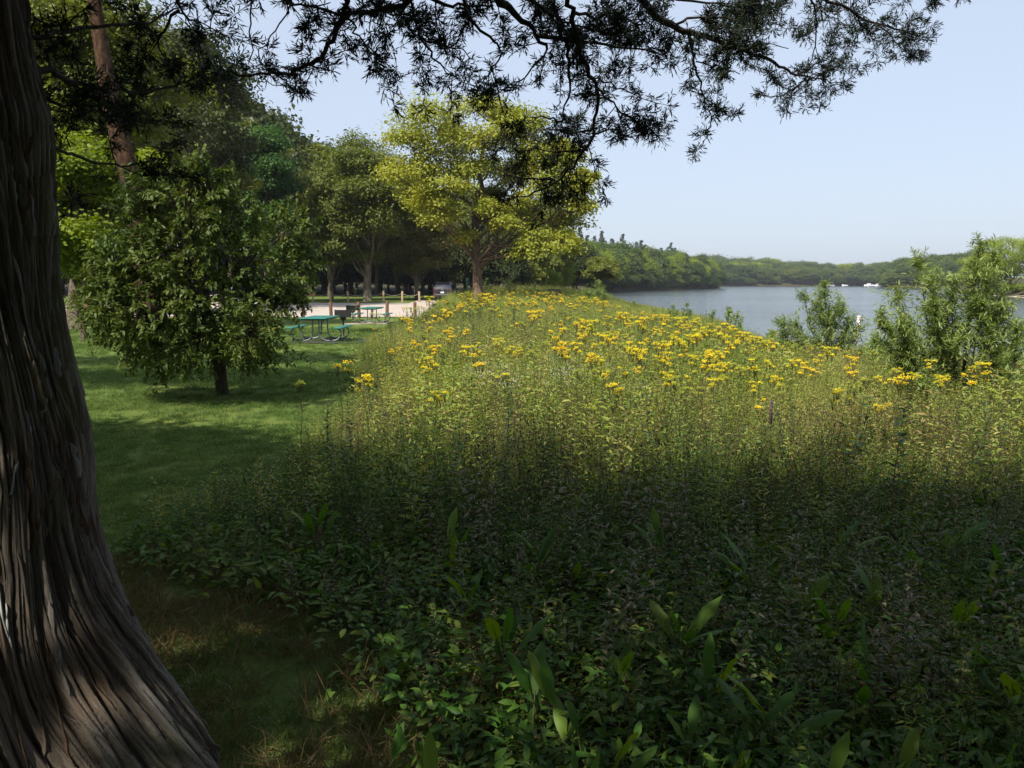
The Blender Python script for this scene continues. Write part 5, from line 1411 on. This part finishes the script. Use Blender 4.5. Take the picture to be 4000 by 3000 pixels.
x = gx(1342, 28.5); grill((x, 28.5, g1(x, 28.5)), R(6), 'nearer black pedestal grill just right of the teal picnic table')
x = gx(1380, 40.5); grill((x, 40.5, g1(x, 40.5) - .02), R(-8), 'farther black pedestal grill partly behind the tall leafy stalk')

# wooden posts and rope
M_POST = barkmat('weathered_post_wood', [(.2, .14, .085), (.38, .28, .18), (.5, .4, .27)], 14, 8, .4)
M_POSTD = barkmat('reddish_post_wood_shaded', [(.07, .035, .02), (.15, .08, .05), (.22, .13, .08)], 14, 8, .4)  # near row's shaded faces put into a darker reddish wood colour
M_ROPE = simple('pale_rope', (.5, .47, .38), .9)
def post(px, D, h, mat, label, group, rad=.1):
    x = gx(px, D); z = g1(x, D); g_ = np.random.default_rng(int(px))
    mb = MB(); l = g_.normal(size=2) * .02
    mb.tube([(0, 0, -.2), (l[0] * .5, l[1] * .5, h * .5), (l[0], l[1], h - .02), (l[0], l[1], h)], [rad, rad * .97, rad * .95, rad * .82], 12)
    o = mb.build('wooden_post', mat, None, (x, D, z)); tag(o, label, 'post', group); return x, z
names = ['just right of the small round tree', 'left of the sign', 'right of the sign', 'behind the tall leafy stalk', 'third from the right', 'in front of the pale tree trunk', 'second from the right', 'at the right end']
fx = []
for (px, lab) in [(1167, 'just right of the small round tree'), (1295, 'next right of the small brown sign'), (1363, 'left of the tall leafy stalk'), (1434, 'fourth from the right'), (1501, 'third from the right'), (1574, 'second from the right'), (1641, 'at the right end, nearest the car')]:
    x, z = post(px, 71.5, 1.0, M_POST, 'pale wooden post of the far row, %s' % lab, 'pale wooden posts along the far edge of the gravel'); fx.append((x, z))
for (px, lab) in [(430, 'left of the small round tree'), (700, 'seen through the small round tree'), (900, 'seen through the right of the small tree'), (1060, 'at the right edge of the small round tree')]:
    x, z = post(px, 71.5, 1.0, M_POST, 'pale wooden post of the far row, %s' % lab, 'pale wooden posts along the far edge of the gravel'); fx.append((x, z))
fx.sort()
for i in range(len(fx) - 1):
    (xa, za), (xb, zb) = fx[i], fx[i + 1]
    t = np.linspace(0, 1, 9)[:, None]; P = np.array([xa, 71.5, za + .8]) * (1 - t) + np.array([xb, 71.5, zb + .8]) * t; P[:, 2] -= .22 * 4 * t[:, 0] * (1 - t[:, 0])
    mb = MB(); mb.tube(P, .011 if i > 3 else .035, 5)
    tag(mb.build('rope', M_ROPE), 'sagging pale rope of the far row, span %s' % (['at the far left', 'behind the left of the small round tree', 'behind the middle of the small round tree', 'showing white right of the small round tree', 'beside the small brown sign', 'right of the small brown sign', 'left of the tall stalk', 'behind the tall leafy stalk', 'before the pale tree trunk', 'nearest the car', ''][i]), 'rope')
for (px, lab) in [(1187, 'leftmost, above the teal table'), (1296, 'second from the left, above the table corner'), (1405, 'behind the farther grill'), (1513, 'just right of the far picnic table'), (1622, 'at the right end'), (425, 'left of the small round tree'), (960, 'seen through the small round tree')]:
    post(px, 46.3, .93, M_POSTD, 'reddish-brown post of the near row, %s' % lab, 'reddish wooden posts along the near edge of the gravel')
# small brown sign
x = gx(1226, 70.2); z = g1(x, 70.2); r = tag(empty('trail_sign', (x, 70.2, z)), 'small orange-brown wooden sign on a short post at the far gravel edge', 'sign')
mb = MB(); mb.box((0, .04, .35), (.12, .1, .9)); mb.build('post', M_POST, r)
M_SIGN = simple('orange_brown_board', (.42, .19, .10), .7, 0, 12, .15)
M_CREAM = simple('cream_paint', (.7, .6, .45), .7)
mb = MB(); mb.box((0, 0, .82), (.56, .05, .36), bev=.02); mb.build('board', M_SIGN, r)
mb = MB(); mb.box((-.02, -.029, .87), (.3, .006, .03)); mb.box((.02, -.029, .80), (.36, .006, .025)); mb.build('lettering', M_CREAM, r)
# brown board sign on the near bank right of the big tree, two square panels
x = gx(2165, 62); z = g1(x, 62)
r = tag(empty('info_board', (x, 62, z)), 'low weathered brown board on posts in the weeds right of the big tree', 'sign')
M_BROWNB = simple('weathered_brown_board', (.11, .07, .045), .85, 0, 8, .25)
mb = MB(); mb.box((-.25, 0, .9), (.5, .06, .6), bev=.01); mb.build('board', M_BROWNB, r)
mb = MB(); mb.box((.28, .02, .9), (.42, .06, .55), bev=.01); mb.build('board', M_BROWNB, r)
for sx in (-.4, .4):
    mb = MB(); mb.box((sx, .07, .4), (.09, .09, 1.3)); mb.build('post', M_BROWNB, r)
mb = MB(); mb.box((.05, -.02, 1.1), (.09, .08, .5)); mb.build('post', M_POST, r)
# green hydrant / lamp post left of the big trunk
x = gx(1826, 69); z = g1(x, 69)
M_GPOST = simple('dark_green_paint', (.02, .07, .06), .5)
r = tag(empty('water_pump_post', (x, 69, z)), 'slim dark green metal post just left of the big tree trunk', 'post')
mb = MB(); mb.tube([(0, 0, -.2), (0, 0, 1.7)], .09, 10); mb.build('pole', M_GPOST, r)
mb = MB(); mb.box((0, 0, 1.85), (.26, .26, .4), bev=.03); mb.build('head', M_GPOST, r)
mb = MB(); mb.tube([(.1, -.05, 1.7), (.3, -.05, 1.65), (.34, -.05, 1.5)], .035, 6); mb.build('spout', M_GPOST, r)

# ------------------------------------------------------------------ cars
M_PAINT = simple('dark_blue_grey_paint', (.014, .018, .03), .35, .1, 0, coat=.4)
M_PAINT2 = simple('dark_grey_paint', (.03, .03, .035), .2, .4, 0, coat=1.0)
M_GLASS = simple('tinted_glass', (.02, .022, .03), .06, 0, 0, spec=.8)
M_RED = simple('red_lamp', (.22, .008, .01), .15, 0, 0, coat=1)
M_SILV = simple('silver_trim', (.6, .6, .62), .25, .9)
M_TYRE = simple('tyre_rubber', (.02, .02, .02), .85)
M_PLATE = simple('white_plate', (.75, .75, .73), .5)
M_TRIM = simple('dark_plastic', (.025, .025, .028), .7)
M_REFL = simple('mirror_chrome', (.95, .95, .95), .04, 1.0)
def suv(loc, rz, label, paint):
    r = tag(empty('parked_car', loc, rz), label, 'car', 'cars parked at the gravel lot')
    # local: rear faces -y, length 4.5
    st = [(-2.2, .62, 1.08, 1.08, .88), (-2.12, .42, 1.12, 1.18, .90), (-1.95, .34, 1.12, 1.46, .92), (-1.72, .32, 1.10, 1.62, .925), (-1.0, .30, 1.06, 1.67, .93), (0, .30, 1.02, 1.66, .93), (.55, .30, 1.00, 1.56, .93), (1.2, .30, .98, 1.08, .92), (1.9, .34, .88, .92, .88), (2.2, .42, .76, .78, .80)]
    mb = MB(); V = []
    for (y, zb, zs, zt, w) in st:
        wt = w * (.78 if zt - zs > .2 else .93)
        half = [(w * .86, zb), (w * .98, zb + .12), (w, (zb + zs) / 2), (w * .97, zs - .03), (w * .93, zs), (wt + (w * .93 - wt) * .35, zs + (zt - zs) * .6), (wt, zt - .05), (wt * .86, zt), (0, zt + .02)]
        ring = half + [(-a, c) for a, c in half[-2::-1]]
        V += [(a, y, c) for a, c in ring]
    n = 17; f = [[i * n + k, i * n + k + 1, (i + 1) * n + k + 1, (i + 1) * n + k] for i in range(len(st) - 1) for k in range(n - 1)]
    f += [[i * n + n - 1, i * n, (i + 1) * n, (i + 1) * n + n - 1] for i in range(len(st) - 1)]
    mb.add(V, f, 0, .5, True); mb.add(V[:n], [list(range(n))[::-1]]); mb.add(V[-n:], [list(range(n))]); mb.build('body', paint, r)
    mb = MB(); mb.add([(-.70, -2.155, 1.14), (.70, -2.155, 1.14), (.62, -1.83, 1.56), (-.62, -1.83, 1.56), (-.70, -2.12, 1.12), (.70, -2.12, 1.12), (.62, -1.8, 1.54), (-.62, -1.8, 1.54)], [[0, 1, 2, 3], [4, 7, 6, 5], [0, 4, 5, 1], [3, 2, 6, 7], [0, 3, 7, 4], [1, 5, 6, 2]]); mb.build('rear_window', M_GLASS, r)
    mb = MB(); mb.box((0, -1.80, 1.645), (1.3, .3, .05), bev=.015); mb.build('spoiler', paint, r)
    for sx in (-1, 1):
        mb = MB(); mb.add([(sx * .895, -1.5, 1.13), (sx * .895, 1.0, 1.06), (sx * .80, .5, 1.46), (sx * .765, -1.45, 1.52)], [[0, 1, 2, 3]] if sx > 0 else [[3, 2, 1, 0]]); mb.build('side_window', M_GLASS, r)
        mb = MB(); mb.box((sx * .66, -2.14, 1.03), (.44, .12, .14), bev=.03, rz=sx * .12); mb.build('tail_light', M_RED, r)
        mb = MB(); mb.box((sx * .70, -2.235, .66), (.26, .05, .10), bev=.02); mb.build('reflector', M_RED, r)
        mb = MB(); mb.box((sx * .72, 2.12, .78), (.36, .14, .12), bev=.03); mb.build('headlight', M_SILV, r)
        mb = MB(); mb.box((sx * 1.0, .75, 1.08), (.2, .12, .15), bev=.04); mb.build('wing_mirror', paint, r)
        mb = MB(); mb.tube([(sx * .62, -1.5, 1.68), (sx * .64, -1.3, 1.74), (sx * .64, .1, 1.74), (sx * .6, .4, 1.68)], .022, 6); mb.build('roof_rail', M_SILV, r)
        for yy in (-1.35, 1.35):
            mb = MB(); mb.tube([(sx * .72, yy, .34), (sx * .95, yy, .34)], .345, 20); w = mb.build('wheel', M_TYRE, r)
            mb = MB(); mb.tube([(sx * .92, yy, .34), (sx * .958, yy, .34)], .21, 12); mb.build('rim', M_SILV, w)
    mb = MB(); mb.box((0, -2.20, .52), (1.66, .16, .24), bev=.04); mb.build('bumper', M_TRIM, r)
    mb = MB(); mb.box((0, -2.29, .60), (1.3, .03, .03), bev=.008); mb.build('bumper_trim', M_SILV, r)
    mb = MB(); mb.box((0, -2.215, .78), (.32, .02, .13)); mb.build('license_plate', M_PLATE, r)
    mb = MB(); mb.box((0, -2.21, .87), (.7, .02, .03)); mb.build('garnish', M_TRIM, r)
    mb = MB(); a = np.linspace(0, 2 * math.pi, 17); mb.tube(np.stack([.09 * np.cos(a), -2.205 + 0 * a, 1.02 + .045 * np.sin(a)], 1), .008, 5)
    mb.tube([(-.035, -2.205, .985), (-.02, -2.205, 1.055)], .007, 5); mb.tube([(.02, -2.205, .985), (.035, -2.205, 1.055)], .007, 5); mb.tube([(-.028, -2.205, 1.01), (.028, -2.205, 1.03)], .007, 5); mb.build('emblem', M_SILV, r)
    mb = MB(); mb.blobs(np.array([[-.72, -2.26, .62]]), .055, 0, .5); mb.build('exhaust_tip', M_REFL, r)
    return r
x = gx(1740, 74.5); suv((x, 76, g1(x, 76) + .02), R(-5), 'dark blue-grey car seen from behind, parked left of the big tree', M_PAINT)
x = gx(560, 60); suv((x, 60, g1(x, 60) + .05), R(-112), 'dark car mostly hidden behind the small round tree, glinting through its leaves', M_PAINT2)
x = gx(1010, 66); suv((x, 66, g1(x, 66) + .05), R(-80), 'dark car hidden behind the right of the small round tree', M_PAINT2)

# ------------------------------------------------------------------ buoy and boats
M_BWHITE = simple('weathered_white_plastic', (.78, .74, .68), .5)
M_BOR = simple('orange_band', (.75, .22, .08), .5)
Db = 54; x = gx(3352, Db); r = tag(empty('marker_buoy', (x, Db, WATER_Z)), 'white cylinder buoy with orange bands floating near the willow', 'buoy')
mb = MB(); mb.tube([(0, 0, -.3), (0, 0, .66), (0, 0, .70)], [.12, .12, .10], 18); mb.build('body', M_BWHITE, r)
mb = MB(); mb.tube([(0, 0, .56), (0, 0, .62)], .124, 18, cap=False); mb.build('orange_band', M_BOR, r)
mb = MB(); mb.tube([(0, 0, .04), (0, 0, .09)], .124, 18, cap=False); mb.build('orange_band', M_BOR, r)
mb = MB(); a = np.linspace(0, 2 * math.pi, 19); rr_b = .075
mb.tube(np.stack([.124 * np.sin(np.cos(a) * .62), -.124 * np.cos(np.cos(a) * .62), .34 + .085 * np.sin(a)], 1), .010, 5); mb.build('circle_mark', M_BOR, r)
mb = MB(); mb.tube([(0, 0, -.02), (0, 0, .03)], .20, 18); mb.build('float_collar', M_BWHITE, r)
M_BOATW = simple('white_hull', (.8, .8, .8), .35)
M_BOATG = simple('tan_canopy', (.55, .5, .42), .7)
def boat(px, D, L_, rz, label, canopy=False, cabin=False):
    L_ *= .68
    x = gx(px, D); r = tag(empty('boat', (x, D, WATER_Z), R(rz)), label, 'boat', 'small boats moored by the far shore')
    V = []; n = 7
    for i in range(9):
        t = i / 8; w = L_ * .17 * (1 - max(0, (t - .55) / .45) ** 2 * .97); zt = .75 + .35 * t * t
        V += [(-w, (t - .5) * L_, zt), (-w * .9, (t - .5) * L_, .25), (-w * .3, (t - .5) * L_, -.15), (0, (t - .5) * L_, -.2), (w * .3, (t - .5) * L_, -.15), (w * .9, (t - .5) * L_, .25), (w, (t - .5) * L_, zt)]
    mb = MB(); mb.add(V, [[i * n + k, i * n + k + 1, (i + 1) * n + k + 1, (i + 1) * n + k] for i in range(8) for k in range(n - 1)] + [[i * n + n - 1, i * n, (i + 1) * n, (i + 1) * n + n - 1] for i in range(8)], 0, .5); mb.add(V[:n], [list(range(n))]); mb.build('hull', M_BOATW, r)
    if canopy:
        mb = MB(); mb.box((0, -L_ * .05, 2.3), (L_ * .3, L_ * .6, .12), bev=.04); mb.build('canopy', M_BOATG, r)
        for sx in (-1, 1):
            for sy in (-1, 1):
                mb = MB(); mb.tube([(sx * L_ * .13, sy * L_ * .25 - L_ * .05, .7), (sx * L_ * .13, sy * L_ * .25 - L_ * .05, 2.3)], .04, 5); mb.build('canopy_pole', M_SILV, r)
    if cabin:
        mb = MB(); mb.box((0, 0, 1.3), (L_ * .24, L_ * .4, .9), bev=.15); mb.build('cabin', M_BOATW, r)
        mb = MB(); mb.box((0, 0, 1.4), (L_ * .245, L_ * .3, .3)); mb.build('cabin_window', M_GLASS, r)
        mb = MB(); mb.tube([(0, 0, 1.7), (0, 0, 3.2)], .05, 5); mb.build('mast', M_SILV, r)
boat(3235, 548, 7, 80, 'pontoon boat with tan canopy, leftmost boat by the far shore', canopy=True)
boat(3290, 545, 6, 95, 'small low boat second from the left by the far shore')
boat(3383, 530, 9, 85, 'largest white boat near the wooded point, with cabin', cabin=True)
boat(3405, 535, 5, 70, 'small white boat between the two cabin boats')
boat(3418, 528, 6, 100, 'white boat with mast closest to the wooded point', cabin=True)

# ------------------------------------------------------------------ thin summer haze
def haze_box():
    mb = MB(); x0, x1, y0, y1, z0, z1 = -260, 420, -40, 1000, -5.0, 45
    V = [(x, y, z) for x in (x0, x1) for y in (y0, y1) for z in (z0, z1)]
    mb.add(V, [[0, 1, 3, 2], [4, 6, 7, 5], [0, 4, 5, 1], [2, 3, 7, 6], [0, 2, 6, 4], [1, 5, 7, 3]])
    m = bpy.data.materials.new('pale_haze'); m.use_nodes = True; nt = m.node_tree
    nt.nodes.remove(nt.nodes['Principled BSDF'])
    v = nt.nodes.new('ShaderNodeVolumePrincipled'); v.inputs['Color'].default_value = (.8, .88, 1, 1); v.inputs['Density'].default_value = .00016
    nt.links.new(v.outputs[0], nt.nodes['Material Output'].inputs['Volume'])
    tag(mb.build('haze', m), kind='stuff')
haze_box()
